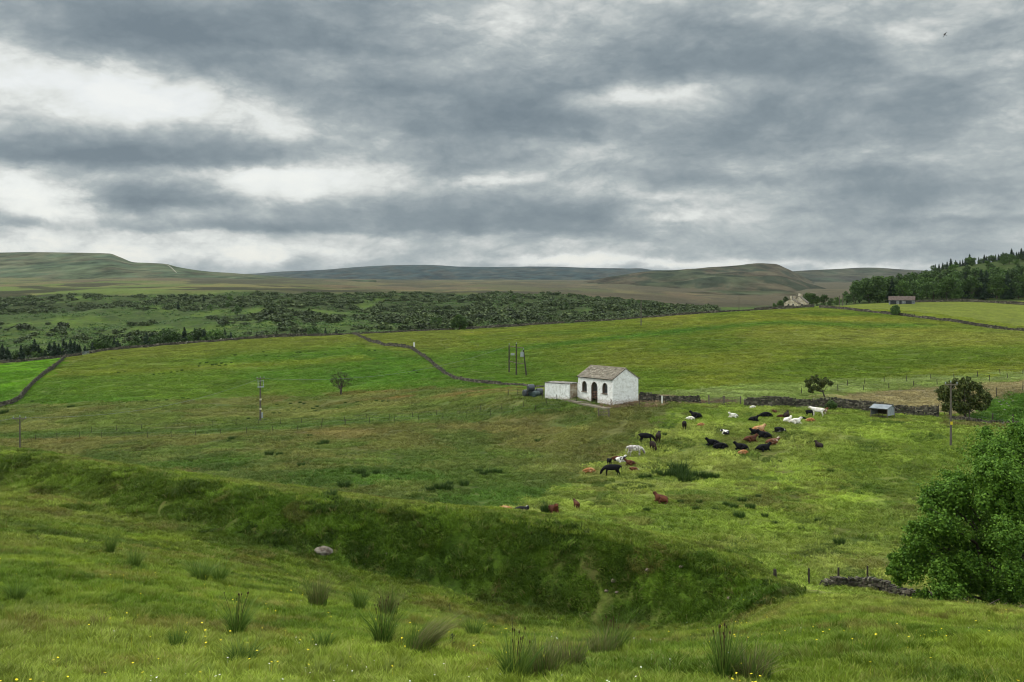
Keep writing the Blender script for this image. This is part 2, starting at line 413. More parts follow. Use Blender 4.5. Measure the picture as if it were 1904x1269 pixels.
def leafmat(name, rgb, rgb2, trans=.25, inst=False, k=1.0, var=.35):
    """leaves and blades: two tones by the per-face 'rnd' attribute, a little light through"""
    m, nt, b = newmat(name); N = NB(nt)
    rnd = N.n('ShaderNodeAttribute', {'attribute_name': 'rnd'}).outputs['Fac']
    if inst:
        base = N.n('ShaderNodeAttribute', {'attribute_name': 'col', 'attribute_type': 'INSTANCER'}).outputs['Color']
        # dry blades among the green ones
        col = N.mixc(N.maprange(rnd, .0, 1.0, .0, 1.0), N.mixc(1.0, base, (.72, .76, .7), 'MULTIPLY'), N.mixc(1.0, base, (1.45, 1.42, 1.15), 'MULTIPLY'))
        col = N.mixc(N.maprange(rnd, .93, 1.0, 0, .6), col, L3(150, 136, 92))
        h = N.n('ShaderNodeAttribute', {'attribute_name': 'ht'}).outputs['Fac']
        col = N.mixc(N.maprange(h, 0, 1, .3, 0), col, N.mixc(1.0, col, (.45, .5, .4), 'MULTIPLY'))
    else:
        pos = N.n('ShaderNodeNewGeometry').outputs['Position']
        oi = N.n('ShaderNodeObjectInfo').outputs['Random']
        col = N.mixc(rnd, L3(*rgb), L3(*rgb2))
        kk = N.maprange(oi, 0, 1, 1 - var, 1 + var)
        col = N.mixc(1.0, col, N.n('ShaderNodeCombineColor', None, i0=kk, i1=kk, i2=kk).outputs[0], 'MULTIPLY')
    N.put(b.inputs['Base Color'], col); b.inputs['Roughness'].default_value = .6; b.inputs['Specular IOR Level'].default_value = .2
    tr = N.n('ShaderNodeBsdfTranslucent', None, Color=col)
    mx = N.n('ShaderNodeMixShader', None, i0=trans, i1=b.outputs[0], i2=tr.outputs[0])
    out = [x for x in nt.nodes if x.type == 'OUTPUT_MATERIAL'][0]
    nt.links.new(mx.outputs[0], out.inputs[0])
    return m
# ------------------------------------------------------------------ the ground sheet
def grid_faces(nr, nc):
    i = np.arange(nr - 1)[:, None] * nc + np.arange(nc - 1)[None, :]
    return np.stack([i, i + 1, i + 1 + nc, i + nc], axis=-1).reshape(-1, 4)
def build_ground():
    rows = np.concatenate([np.linspace(-14, 8, 24), np.exp(np.linspace(math.log(8.3), math.log(13500), 1150))])
    AY = 16.0
    u = np.concatenate([np.linspace(-1.3, -.56, 90), np.linspace(-.555, .555, 760), np.linspace(.56, 1.3, 90)])
    # columns fan out from a point behind the camera
    Yg = rows[:, None] + 0 * u[None, :]; Xg = u[None, :] * (rows[:, None] + AY)
    X = Xg.ravel(); Y = Yg.ravel(); Z = H(X, Y)
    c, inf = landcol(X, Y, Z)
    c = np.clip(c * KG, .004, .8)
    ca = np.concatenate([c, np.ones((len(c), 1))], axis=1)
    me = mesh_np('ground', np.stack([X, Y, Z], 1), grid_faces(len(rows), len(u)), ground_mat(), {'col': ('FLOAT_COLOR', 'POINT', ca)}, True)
    o = link(bpy.data.objects.new('ground', me)); tag(o, kind='structure')
    return o, me
ground, gme = build_ground()
_v = np.empty(len(gme.vertices) * 3, np.float32); gme.vertices.foreach_get('co', _v); _v = _v.reshape(-1, 3)
def G(px, py, ymin=8.0):
    """ground point seen at a photo pixel: march the sight line"""
    dx = (px - CX) / F; dz = -(py - Y0) / F
    Y = np.exp(np.linspace(math.log(ymin), math.log(9000), 6000))
    z = H(dx * Y, Y)
    hit = np.nonzero(z >= dz * Y)[0]
    y = float(Y[hit[0]]) if len(hit) else 400.0
    return Vector((dx * y, y, gz(dx * y, y)))
def GY(px, Y):
    x = (px - CX) / F * Y
    return Vector((x, Y, gz(x, Y)))

# ------------------------------------------------------------------ far hills, each a sheet with its own front and back slope
def hill(name, crest, Yc, Yb, pyb, Yback, cA, cB, cC, seed, rough=10, n=(420, 90)):
    xs = np.array([c[0] for c in crest], float); ys = np.array([c[1] for c in crest], float)
    px = np.linspace(xs[0], xs[-1], n[0]); s = np.linspace(-.15, 1, n[1])
    pc = pchip(xs, ys, px); zc = -(pc - Y0) / F * Yc; zb = -(np.interp(px, xs, np.full(len(xs), pyb)) - Y0) / F * Yb
    V = []; Cc = []
    S = np.concatenate([s, 1 + np.linspace(.06, 1, 14)])
    for t in S:
        if t <= 1:
            Y = Yb + (Yc - Yb) * t; q = np.clip(t, 0, 1); w = q ** .85
            z = -((pyb + (pc - pyb) * w) - Y0) / F * Y + np.minimum(t, 0) * (Yc - Yb) * .3
        else:
            q = t - 1; Y = Yc + (Yback - Yc) * q; z = zc * (1 - q ** 2) - 60 * q
        X = (px - CX) / F * Y
        edge = np.clip(min(1, max(0, t) * 3) * (1 - max(0, t - .9) * 6), 0, 1)
        nz = (fbm(X * .0022, 0 * X + Y * .0022, seed, 5) - .5) * rough * 3 * edge
        V.append(np.stack([X, 0 * X + Y, z + nz], 1))
    V = np.concatenate(V)
    X, Y, Z = V.T
    n1 = fbm(X * .006, Y * .002, seed + 3, 5); n2 = fbm(X * .018, Y * .006, seed + 6, 5)
    hgt = (Z - Z.min()) / (Z.max() - Z.min())
    c = lin(cA)[None] * (1 - smooth(.4, .6, n1))[:, None] + lin(cB)[None] * smooth(.4, .6, n1)[:, None]
    w = smooth(.5, .64, n2)[:, None] * .8
    c = c * (1 - w) + lin(cC)[None] * w
    c = np.concatenate([c * KG, np.ones((len(c), 1))], 1)
    me = mesh_np(name, V, grid_faces(len(S), len(px)), HILLMAT, {'col': ('FLOAT_COLOR', 'POINT', c)}, True)
    return tag(link(bpy.data.objects.new(name, me)), kind='structure')
def hillmat():
    m, nt, b = newmat('moorland'); N = NB(nt)
    at = N.n('ShaderNodeAttribute', {'attribute_name': 'col'})
    pos = N.n('ShaderNodeNewGeometry').outputs['Position']
    a = N.noise(N.vmul(pos, (1, .35, 2)), .012, 6, .65).outputs[0]
    k = N.maprange(a, .3, .7, .3, 1.65)
    N.put(b.inputs['Base Color'], N.mixc(1.0, at.outputs['Color'], N.n('ShaderNodeCombineColor', None, i0=k, i1=k, i2=k).outputs[0], 'MULTIPLY'))
    N.put(b.inputs['Normal'], N.n('ShaderNodeBump', None, Height=a, Strength=.7, Distance=14.0).outputs[0])
    b.inputs['Roughness'].default_value = 1; b.inputs['Specular IOR Level'].default_value = 0
    return m
HILLMAT = hillmat()
hill('hills', [(-900,462),(-500,468),(-200,474),(0,470.5),(100,469),(203,470.5),(222,477),(250,487),(285,489),(308,490.5),(330,496),(380,504),(450,510),(520,516),(600,524),(700,534)], 4300, 3000, 521, 7500,
     (90,100,76), (98,100,78), (76,90,70), 101, 8)
hill('hills', [(350,522),(440,511),(500,507),(620,501),(700,495),(800,493),(860,496),(930,497),(1000,496.5),(1100,498),(1190,499),(1215,502),(1300,504),(1400,507),(1520,512),(1700,520)], 8200, 5200, 527, 12500,
     (50,66,66), (60,72,70), (74,76,68), 131, 12)
hill('hills', [(1000,538),(1120,520),(1210,506),(1250,502.5),(1310,496),(1370,491.5),(1410,489.5),(1440,490.5),(1462,498),(1485,509),(1510,522),(1560,540),(1640,556)], 4300, 1500, 574, 6200,
     (72,78,58), (86,80,64), (50,60,46), 171, 22)
hill('hills', [(1300,520),(1400,512),(1475,505),(1560,500.5),(1625,497.5),(1665,500),(1730,503),(1800,504),(2000,500),(2300,498),(2900,505)], 6000, 3800, 548, 9500,
     (80,80,64), (72,72,62), (60,70,54), 191, 14)

# the pale track worn into the left hill
def hill_track(pts, wid):
    hm = [o for o in COL.objects if o.name == 'hills'][0].data
    bv = BVHTree.FromPolygons([v.co for v in hm.vertices], [tuple(p.vertices) for p in hm.polygons])
    P_ = []
    for px, py in pts:
        d = Vector(((px - CX) / F, 1, (Y0 - py) / F)).normalized(); h = bv.ray_cast(Vector((0, 0, 0)), d, 20000)[0]
        if h: P_.append(h)
    m = MB()
    for a, b in zip(P_, P_[1:]):
        s = Vector((wid, 0, 0)); u = Vector((0, 0, 1.2)); m.poly([a - s + u, a + s + u, b + s + u, b - s + u])
    return tag(m.build('path', simple('pale track', (128,124,106), .95, .1, .1)), kind='structure')
hill_track([(308,492.5),(314,495),(319,499),(323,503),(328,508)], 2.2)
# ------------------------------------------------------------------ camera
cam = bpy.data.cameras.new('camera'); camo = link(bpy.data.objects.new('camera', cam))
cam.sensor_width = 36; cam.lens = F / 1904 * 36; cam.shift_y = -(634.5 - Y0) / 1904
cam.clip_start = .1; cam.clip_end = 40000
camo.rotation_euler = (R(90), 0, 0)
scene.camera = camo
scene.view_settings.view_transform = 'Standard'; scene.view_settings.look = 'None'
scene.view_settings.gamma = 1; scene.view_settings.exposure = .4
scene.render.resolution_x = 1024; scene.render.resolution_y = 682
scene.cycles.use_denoising = True
scene.cycles.filter_width = 1.05
scene.cycles.max_bounces = 6; scene.cycles.transparent_max_bounces = 8
scene.cycles.volume_bounces = 0

# ------------------------------------------------------------------ sun, sky and cloud
SUN_AZ, SUN_EL = R(-72), R(48)        # ahead and to the left, veiled by cloud
sd = Vector((math.sin(SUN_AZ) * math.cos(SUN_EL), math.cos(SUN_AZ) * math.cos(SUN_EL), math.sin(SUN_EL)))
sl = bpy.data.lights.new('sun', 'SUN'); sl.energy = 1.5; sl.angle = R(10); sl.color = (1, .95, .86)
so = link(bpy.data.objects.new('sun', sl)); so.rotation_euler = (-sd).to_track_quat('-Z', 'Y').to_euler(); so.location = (0, 0, 50)
# (column, row, half width, reach up, reach down, weight): + grey cloud base, - bright break, all fixed directions of the sky
CLOUDS = [
 (470,74,200,95,20,.62),(610,84,70,40,14,.25),(130,52,230,70,30,.38),(330,112,180,60,26,.3),(770,50,80,60,30,.3),(540,160,170,50,24,.28),
 (120,135,250,30,55,-.62),(40,215,110,40,40,-.25),(300,170,160,24,30,-.35),(430,205,130,24,24,-.3),(560,245,110,24,26,-.42),(650,75,30,30,26,-.3),
 (880,238,260,80,22,.55),(720,170,190,60,40,.3),(1030,225,90,60,30,.15),(900,310,150,40,14,.28),(680,255,120,30,24,.1),
 (330,296,240,48,11,.75),(70,290,130,36,14,.5),(250,235,200,30,24,.12),(262,380,95,48,9,.72),(350,372,110,36,10,.35),
 (430,422,170,18,7,.62),(40,417,60,10,6,.45),(30,330,60,22,40,-.55),(100,375,70,25,30,-.5),(530,318,110,16,24,-.55),(480,352,80,24,20,-.35),
 (900,428,220,44,9,.55),(1050,404,150,36,11,.42),(690,410,90,30,12,.25),(930,345,60,12,8,-.45),(850,330,50,16,9,.2),(620,345,150,35,20,-.2),(1170,345,60,20,20,-.1),
 (500,462,420,20,20,-.3),(250,480,300,16,20,-.3),(480,470,50,12,10,-.25),(470,478,40,14,6,-.2),(1010,490,160,12,10,-.4),(640,440,80,10,10,-.2),(120,450,120,20,20,-.2),
 (870,30,120,50,40,-.25),(1150,20,160,40,30,-.15),(1010,90,60,80,60,-.25),(1330,125,260,90,26,.4),(1230,140,150,50,18,.2),(1500,90,200,60,40,.16),
 (1210,178,120,16,22,-.45),(1470,270,210,90,16,.48),(1300,255,120,30,14,.2),(1600,220,300,60,40,.1),(1010,215,110,60,30,.15),(1830,345,230,50,25,.33),(1740,415,220,24,10,.22),
 (1430,452,160,22,9,.25),(1650,475,250,16,12,.2),(1300,335,220,30,12,.22),(1100,275,90,22,20,-.22),(1250,398,70,14,9,-.5),(1200,365,60,10,8,-.3),(1560,385,160,20,10,.15),
 (1860,110,50,25,16,-.3),(1700,90,80,60,30,-.12),(1780,300,100,16,16,-.12),(1830,400,100,10,8,-.3),(1600,340,260,14,10,-.15),(1900,60,90,60,50,.2),(1800,175,120,50,30,.14),
 (1110,440,130,16,9,.2),(1250,494,100,8,8,-.5),(1040,488,90,8,6,-.3),(1570,500,130,10,6,-.35),(1320,470,120,10,10,.1),
]
def build_world():
    w = bpy.data.worlds.new('World'); scene.world = w; w.use_nodes = True
    w.cycles.sampling_method = 'MANUAL'; w.cycles.sample_map_resolution = 256
    nt = w.node_tree; nt.nodes.clear(); N = NB(nt)
    out = nt.nodes.new('ShaderNodeOutputWorld'); bg = nt.nodes.new('ShaderNodeBackground')
    nt.links.new(bg.outputs[0], out.inputs[0]); bg.inputs[1].default_value = .1
    sky = nt.nodes.new('ShaderNodeTexSky'); sky.sky_type = 'NISHITA'; sky.sun_disc = False
    sky.sun_elevation = SUN_EL; sky.sun_rotation = SUN_AZ; sky.air_density = 1; sky.dust_density = 1.5
    g = N.n('ShaderNodeTexCoord').outputs['Generated']
    xyz = N.n('ShaderNodeSeparateXYZ', None, i0=g)
    x, y, z = xyz.outputs
    zc = N.math('ADD', N.math('MAXIMUM', z, 0.0), .085)
    q = N.n('ShaderNodeCombineXYZ', None, i0=N.math('DIVIDE', x, zc), i1=N.math('DIVIDE', y, zc), i2=0.0).outputs[0]
    # ragged edges: shift the direction by noise, coarse and fine
    def warp(vec, scale, det, amp):
        wn = N.noise(N.vmul(vec, (1, 1, 2.0)), scale, det, .6).outputs['Color']
        ws = N.vmul(N.n('ShaderNodeVectorMath', {'operation': 'SUBTRACT'}, i0=wn, i1=(.5, .5, .5)).outputs[0], amp)
        return N.n('ShaderNodeVectorMath', {'operation': 'ADD'}, i0=vec, i1=ws).outputs[0]
    ga = warp(g, 4.0, 7, (.10, 0, .034))
    ga = warp(ga, 20.0, 6, (.045, 0, .02))
    s2 = N.n('ShaderNodeSeparateXYZ', None, i0=ga)
    p3 = N.n('ShaderNodeCombineXYZ', None, i0=s2.outputs[0], i1=s2.outputs[2], i2=s2.outputs[2]).outputs[0]
    acc = .13
    for (px, py, rx, up, dn, amp) in CLOUDS:
        v = Vector(((px - CX) / F, 1, (Y0 - py) / F)); v.normalize()
        sx, su, sn = F / rx * .95, F / up * .95, -F / dn * .95
        d = N.n('ShaderNodeVectorMath', {'operation': 'MULTIPLY_ADD'}, i0=p3, i1=(sx, su, sn), i2=(-v.x * sx, -v.z * su, -v.z * sn)).outputs[0]
        d = N.n('ShaderNodeVectorMath', {'operation': 'MAXIMUM'}, i0=d, i1=(-1e6, 0, 0)).outputs[0]
        d = N.n('ShaderNodeVectorMath', {'operation': 'DOT_PRODUCT'}, i0=d, i1=d).outputs[1]
        e = N.math('EXPONENT', N.math('MULTIPLY', d, -1.0))
        acc = N.math('MULTIPLY_ADD', e, amp, acc)
    gs = warp(g, 6.0, 6, (.06, .06, .04))
    f1 = N.noise(q, .9, 5, .55, .2).outputs[0]
    f2 = N.noise(N.vmul(gs, (1, 1, 2.3)), 6.5, 9, .62).outputs[0]
    f3 = N.noise(N.vmul(gs, (1, 1, 2.5)), 19.0, 7, .62).outputs[0]
    vo = N.n('ShaderNodeTexVoronoi', {'feature': 'F1'}, Vector=N.vmul(gs, (1, 1, 2.0)), Scale=10.0, Detail=4.0, Roughness=.62, Lacunarity=2.1).outputs['Distance']
    acc = N.math('ADD', acc, N.math('MULTIPLY', N.math('SUBTRACT', f1, .5), .35))
    acc = N.math('ADD', acc, N.math('MULTIPLY', N.math('SUBTRACT', f2, .5), 1.15))
    acc = N.math('ADD', acc, N.math('MULTIPLY', N.math('SUBTRACT', f3, .5), .68))
    acc = N.math('ADD', acc, N.math('MULTIPLY', N.math('SUBTRACT', vo, .5), .45))
    t = N.math('MULTIPLY', N.math('ADD', acc, .35), .571)
    cl = N.ramp(t, [(0.0, L3(240,239,231)), (.14, L3(233,233,227)), (.257, L3(216,219,215)), (.37, L3(193,197,195)), (.486, L3(165,173,174)), (.63, L3(143,153,157)), (.77, L3(126,138,144)), (1.0, L3(109,122,130))])
    # added brightness in the unseen sky overhead and behind, to lift ground and walls
    br = N.math('MAXIMUM', N.maprange(z, .32, .8, 1.0, 3.0), N.maprange(y, .2, -.5, 1.0, 2.8))
    cl = N.n('ShaderNodeVectorMath', {'operation': 'SCALE'}, i0=cl, Scale=N.math('MULTIPLY', br, 8.4)).outputs[0]
    cover = N.maprange(acc, -.1, .12, .8, .97)
    col = N.mixc(cover, sky.outputs[0], cl)
    nt.links.new(col, bg.inputs[0])
build_world()
# ------------------------------------------------------------------ shared materials
M_STONE = None
def stonemat():
    m, nt, b = newmat('dry stone'); N = NB(nt)
    r = N.n('ShaderNodeAttribute', {'attribute_name': 'rnd'}).outputs['Fac']
    pos = N.n('ShaderNodeNewGeometry').outputs['Position']
    c = N.ramp(r, [(0, L3(44,41,37)), (.4, L3(70,64,56)), (.75, L3(90,83,72)), (1, L3(124,117,104))])
    n = N.noise(pos, 3, 5, .65).outputs[0]
    c = N.mixc(N.maprange(n, .5, .66, 0, .5), c, L3(92, 100, 66))
    k = N.maprange(N.noise(pos, 11, 3, .6).outputs[0], .3, .7, .7, 1.3)
    N.put(b.inputs['Base Color'], N.mixc(1.0, c, N.n('ShaderNodeCombineColor', None, i0=k, i1=k, i2=k).outputs[0], 'MULTIPLY'))
    N.put(b.inputs['Normal'], N.n('ShaderNodeBump', None, Height=n, Strength=.6, Distance=.06).outputs[0])
    return m
M_STONE = stonemat()
M_WOOD = simple('weathered wood', (106,98,84), .9, .3, 6, bump=.01)
M_DARKWOOD = simple('dark post wood', (66,60,52), .9, .3, 6)
M_POLE = simple('creosoted pole', (92,86,76), .9, .25, 2)
M_METAL = simple('galvanised metal', (150,156,158), .5, .15, 4, metal=.3)
M_CER = simple('insulator glaze', (150,160,160), .3, .1, 8)
M_BARK = simple('bark', (62,54,44), .95, .35, 5, bump=.03, rgb2=(84,80,66), s2=2)
M_CABLE = simple('cable', (120,130,122), .6, .1, 3)
M_ROCK = simple('lichened rock', (80,70,60), .9, .35, 5, bump=.04, rgb2=(120,112,102), s2=3.5)

# ------------------------------------------------------------------ dry stone walls
def resample(pts, step):
    pts = [Vector(p) for p in pts]; d = [0]
    for a, b in zip(pts, pts[1:]): d.append(d[-1] + (b.xy - a.xy).length)
    n = max(2, int(d[-1] / step))
    t = np.linspace(0, d[-1], n)
    return np.stack([np.interp(t, d, [p.x for p in pts]), np.interp(t, d, [p.y for p in pts])], 1)
def boxes_mesh(name, c, size, yaw, rnd, mat, jit=.16, seed=1):
    rg = np.random.default_rng(seed); n = len(c)
    q = np.array([(-1,-1,-1),(1,-1,-1),(1,1,-1),(-1,1,-1),(-1,-1,1),(1,-1,1),(1,1,1),(-1,1,1)], float) * .5
    v = q[None] * (1 + rg.uniform(-jit, jit, (n, 8, 3))) * size[:, None, :]
    cs, sn = np.cos(yaw)[:, None], np.sin(yaw)[:, None]
    x = v[..., 0] * cs - v[..., 1] * sn; y = v[..., 0] * sn + v[..., 1] * cs
    v = np.stack([x, y, v[..., 2]], -1) + c[:, None, :]
    f = np.array([(3,2,1,0),(4,5,6,7),(0,1,5,4),(1,2,6,5),(2,3,7,6),(3,0,4,7)])
    F_ = (np.arange(n)[:, None, None] * 8 + f[None]).reshape(-1, 4)
    return mesh_np(name, v.reshape(-1, 3), F_, mat, {'rnd': ('FLOAT', 'POINT', np.repeat(rnd, 8))})
WID = [0]
def stone_wall(path, label, h=1.4, th=.6, sl=.5, sh=.26, gaps=(), rough=1.0, cat='stone wall', group=None, ends=None):
    """a wall of separate rough courses of stone with a row of cope stones set on edge"""
    WID[0] += 1; rg = np.random.default_rng(WID[0] * 7)
    pts = resample(path, sl); n = len(pts)
    tan = np.gradient(pts, axis=0); yaw = np.arctan2(tan[:, 1], tan[:, 0])
    g = H(pts[:, 0], pts[:, 1])
    hv = h * (1 + rough * .28 * (fbm(np.arange(n) * .07, np.zeros(n), WID[0] * 3, 3) - .5) * 2)
    if ends is not None: hv = hv * np.interp(np.arange(n) / n, ends[0], ends[1])
    C = []; S = []; A = []
    for k in range(int(h * 1.5 / sh) + 1):
        z = k * sh
        ok = z < hv - sh * .6
        off = rg.uniform(-.5, .5, n) * sl * .5
        C.append(np.stack([pts[:, 0] + np.cos(yaw) * off, pts[:, 1] + np.sin(yaw) * off, g + z - .12 + sh * .5], 1)[ok])
        S.append(np.stack([rg.uniform(.8, 1.5, n) * sl, th * (1 - .3 * z / h) * rg.uniform(.86, 1.1, n), rg.uniform(.9, 1.25, n) * sh], 1)[ok])
        A.append((yaw + rg.uniform(-.12, .12, n))[ok])
    # cope
    m = int(n * sl / (sh * 1.1)); t = np.linspace(0, n - 1.001, m); i = t.astype(int); fr = (t - i)[:, None]
    pc = pts[i] * (1 - fr) + pts[np.minimum(i + 1, n - 1)] * fr
    hh = np.interp(t, np.arange(n), hv)
    ok = hh > sh * 1.5
    zz = np.interp(t, np.arange(n), g) + np.floor(hh / sh) * sh + rg.uniform(-.03, .08, m)
    C.append(np.stack([pc[:, 0], pc[:, 1], zz], 1)[ok])
    S.append(np.stack([rg.uniform(.5, .9, m) * sh, th * .75 * rg.uniform(.8, 1.1, m), rg.uniform(1.0, 1.7, m) * sh], 1)[ok])
    A.append((yaw[i] + rg.uniform(-.2, .2, m))[ok])
    C = np.concatenate(C); S = np.concatenate(S); A = np.concatenate(A)
    me = boxes_mesh('dry_stone_wall', C, S, A, rg.random(len(C)) ** 1.2, M_STONE, .16, WID[0])
    return tag(link(bpy.data.objects.new('dry_stone_wall', me)), label, cat, group, 'thing')
def KL(k, pxs, dy=0.0, fac=1.0):
    return [Vector((*P(px, float(kdist(px, k)) * fac + dy), 0)) for px in pxs]
def GP(*pp): return [G(*p) for p in pp]

GRPW = 'dry stone walls dividing the fields'
stone_wall(KL(12, [-120, 0, 60, 122, 150], -2), 'dry stone wall running left from the small field gate, below the conifers', 1.1, .5, .8, .4, group=GRPW)
stone_wall(KL(12, list(range(168, 651, 30)) + [655], -1), 'long straight dry stone wall along the crest from the gate to the wall junction', 1.1, .5, .8, .4, group=GRPW)
a = KL(12, [122], -2)[0]
stone_wall([a] + GP((95,690),(72,706),(50,728),(36,744),(22,752),(0,757),(-40,762)), 'dry stone wall curving down the left edge beside the bright green field', 1.1, .45, .6, .3, group=GRPW)
a = KL(12, [655], -1)[0]
stone_wall([a] + GP((672,629),(690,637),(715,644),(745,646),(765,650),(780,660),(800,674),(822,692),(845,705),(880,712),(930,716),(985,720),(1018,722)), 'winding dry stone wall descending the slope to the whitewashed barn', 1.1, .45, .5, .28, ends=((0, .6, 1), (1, .95, .45)), group=GRPW)
stone_wall(KL(12, list(range(662, 861, 30)), 3), 'low broken dry stone wall from the wall junction to the lone round tree', .8, .6, .8, .3, group=GRPW)
stone_wall(KL(12, list(range(868, 1061, 30)), 4), 'rough dry stone wall along the skyline right of the lone round tree', 1.3, .7, .8, .35, group=GRPW)
stone_wall(KL(12, list(range(1070, 1401, 30)), 3), 'low tumbled dry stone wall along the brow behind the single far pole', 1.0, .7, .8, .35, group=GRPW)
stone_wall(KL(12, [1404, 1440, 1480, 1512], 2), 'short dry stone wall in front of the far farmhouse', 1.6, .7, .8, .35, group=GRPW)
stone_wall(KL(12, [1524, 1560, 1600, 1650, 1700, 1750, 1800, 1860, 1904, 2000, 2150]), 'long dry stone wall slanting across the right hillside past the round bush', 1.15, .5, .7, .35, group=GRPW)
stone_wall([P(p, y) + (0,) for p, y in ((1680,556),(1740,556),(1800,552),(1850,545),(1904,530),(2000,510))], 'dry stone wall at the foot of the wood, right of the stone field barn', 1.3, .7, .8, .35, group=GRPW)
BX, BY = 17.0, 168.0                     # near corner of the barn
stone_wall([(22.2, 171.8, 0)] + [P(1225, 171) + (0,), P(1262, 171) + (0,), P(1300, 172) + (0,)], 'dry stone wall running right from the barn gable to the gateway', 1.25, .6, .35, .2, group=GRPW)
stone_wall(KL(8, [1386, 1440, 1500, 1560, 1620, 1680, 1720, 1743], .5), 'dry stone wall behind the cattle, below the leaning hawthorn', 1.55, .65, .34, .19, group=GRPW)
stone_wall(GP((1768,781),(1800,784),(1850,789),(1904,792),(1990,797)), 'low mossy wall footing beneath the hawthorn on the right', .45, .7, .35, .2, group=GRPW)
stone_wall([G(*q, 58) for q in ((1528,1090),(1560,1089),(1600,1090),(1625,1095),(1655,1104),(1690,1112),(1720,1118),(1760,1119))], 'tumbled dry stone wall stub beside the big tree at lower right', .85, .8, .3, .17, rough=1.6, group=None, ends=((0, .08, .3, .45, 1), (.25, .6, .8, 1.1, .8)))

# ------------------------------------------------------------------ fences, posts and gates
def post_mesh(h, w, lean=0.0, mat=None):
    m = MB(); m.tube([(0, 0, -.15), (lean * .5, 0, h * .5), (lean, 0, h)], [w * .5, w * .5, w * .45], 6); return m.mesh('post', mat or M_DARKWOOD)
def fence(path, label, spacing=3.0, h=1.15, w=.11, nw=2, group='wire fences on wooden posts'):
    pts = resample(path, spacing)[:98]
    root = empty('wire_fence', (pts[0, 0], pts[0, 1], gz(*pts[0])), 0, label, 'fence', group)
    variants = [post_mesh(h * k, w, l) for k, l in ((1, 0), (1.08, .06), (.92, -.08), (1.02, .12))]
    tops = []
    for i, (x, y) in enumerate(pts):
        o = bpy.data.objects.new('post', variants[random.randrange(4)])
        z = gz(x, y); o.location = Vector((x, y, z)) - root.location; o.rotation_euler = (0, 0, random.uniform(0, 6))
        link(o, root); tops.append((x, y, z))
    m = MB()
    for j in range(nw):
        hh = h * (.35 + .55 * j / max(1, nw - 1))
        m.tube([Vector((x, y, z + hh)) - root.location for x, y, z in tops], .003, 3, False)
    m.build('wire', M_METAL, root)
    return root
fence(GP((66,818),(250,815),(400,810),(505,804),(620,794),(820,781),(900,774),(1040,763)), 'lower wire fence crossing the rough field on the left', 4.2, 1.1, .085)
fence(GP((170,806),(341,797),(499,790),(680,782),(850,770),(960,758),(1060,751)), 'upper wire fence crossing the rough field below the transformer pole', 4.2, 1.1, .085)
fence(GP((945,737),(985,740),(1040,748),(1080,750),(1108,753)), 'wire fence around the barn yard, beside the wrapped bales', 3.0, 1.2, .13)
fence(GP((1136,756),(1170,757),(1208,753),(1237,751)), 'short wire fence below the barn gable', 3.2, 1.25, .15)
fence(GP((1545,722),(1600,716),(1660,711),(1740,706),(1820,702),(1904,696),(1980,690)), 'upper wire fence along the pale grass strip', 4.6, 1.2, .15)
fence(GP((1490,733),(1560,728),(1620,726),(1690,721),(1745,716),(1835,710),(1904,703),(1990,697)), 'lower wire fence above the brown hay strip', 4.6, 1.25, .15)
fence(GP((1853,738),(1872,734),(1895,729),(1940,722)), 'leaning wire fence climbing the bank behind the hawthorn', 3.2, 1.5, .14)
fence(GP((1745,770),(1772,777),(1800,779),(1830,783),(1858,785),(1884,789)), 'sturdy netting fence in front of the hawthorn', 2.6, 1.4, .2)
fence(KL(12, [690, 760, 830, 900], 8), 'post fence beyond the wall left of the lone tree', 7, 1.3, .16, 2)
# five posts standing in the near pasture
for px, py, hp, lb in ((1441,1078,19,'short dark post at the end of the grassy bank'),(1504,1087,30,'tall dark fence post left of the stone wall stub'),(1559,1085,29,'dark fence post standing behind the left part of the wall stub'),(1613,1079,26,'dark fence post rising behind the highest stones of the wall stub'),(1674,1087,28,'grey leaning post beside the big tree crown')):
    p = G(px, py); o = link(bpy.data.objects.new('fence_post', post_mesh(hp / F * p.y, .16, .05 if px == 1674 else 0)))
    o.location = p; tag(o, lb, 'post', 'loose posts by the stone wall stub')
def gate(a, b, label, h=1.25, mat=None, bars=5):
    a = Vector(a); b = Vector(b); a.z = gz(a.x, a.y); b.z = gz(b.x, b.y); d = b - a
    root = empty('field_gate', a, 0, label, 'gate', 'field gates')
    for q in (Vector(), d):
        m = MB(); m.tube([q + Vector((0, 0, -.2)), q + Vector((0, 0, h * 1.2))], .13, 6); m.build('gate_post', M_WOOD, root)
    m = MB()
    for k in range(bars): 
        z = Vector((0, 0, .2 + (h - .25) * k / (bars - 1))); m.tube([d * .03 + z, d * .97 + z], .035, 5)
    for t in (.04, .5, .96): m.tube([d * t + Vector((0, 0, .18)), d * t + Vector((0, 0, h))], .035, 5)
    m.tube([d * .05 + Vector((0, 0, .2)), d * .95 + Vector((0, 0, h - .05))], .03, 5)
    m.build('gate_bars', mat or M_METAL, root)
    return root
gate(P(1318,171) + (0,), P(1345,171) + (0,), 'left hand bar gate in the gateway behind the cattle', 1.2, M_WOOD)
gate(P(1347,171) + (0,), P(1377,170.5) + (0,), 'right hand bar gate against the end of the long wall', 1.2, M_WOOD)
gate(P(1113,163) + (0,), P(1132,161.5) + (0,), 'small wooden bar gate in front of the barn arches', 1.2, M_WOOD)
p = KL(12, [152, 166], -2); gate(p[0], p[1], 'distant pale gate in the gap of the crest wall at far left', 1.3)
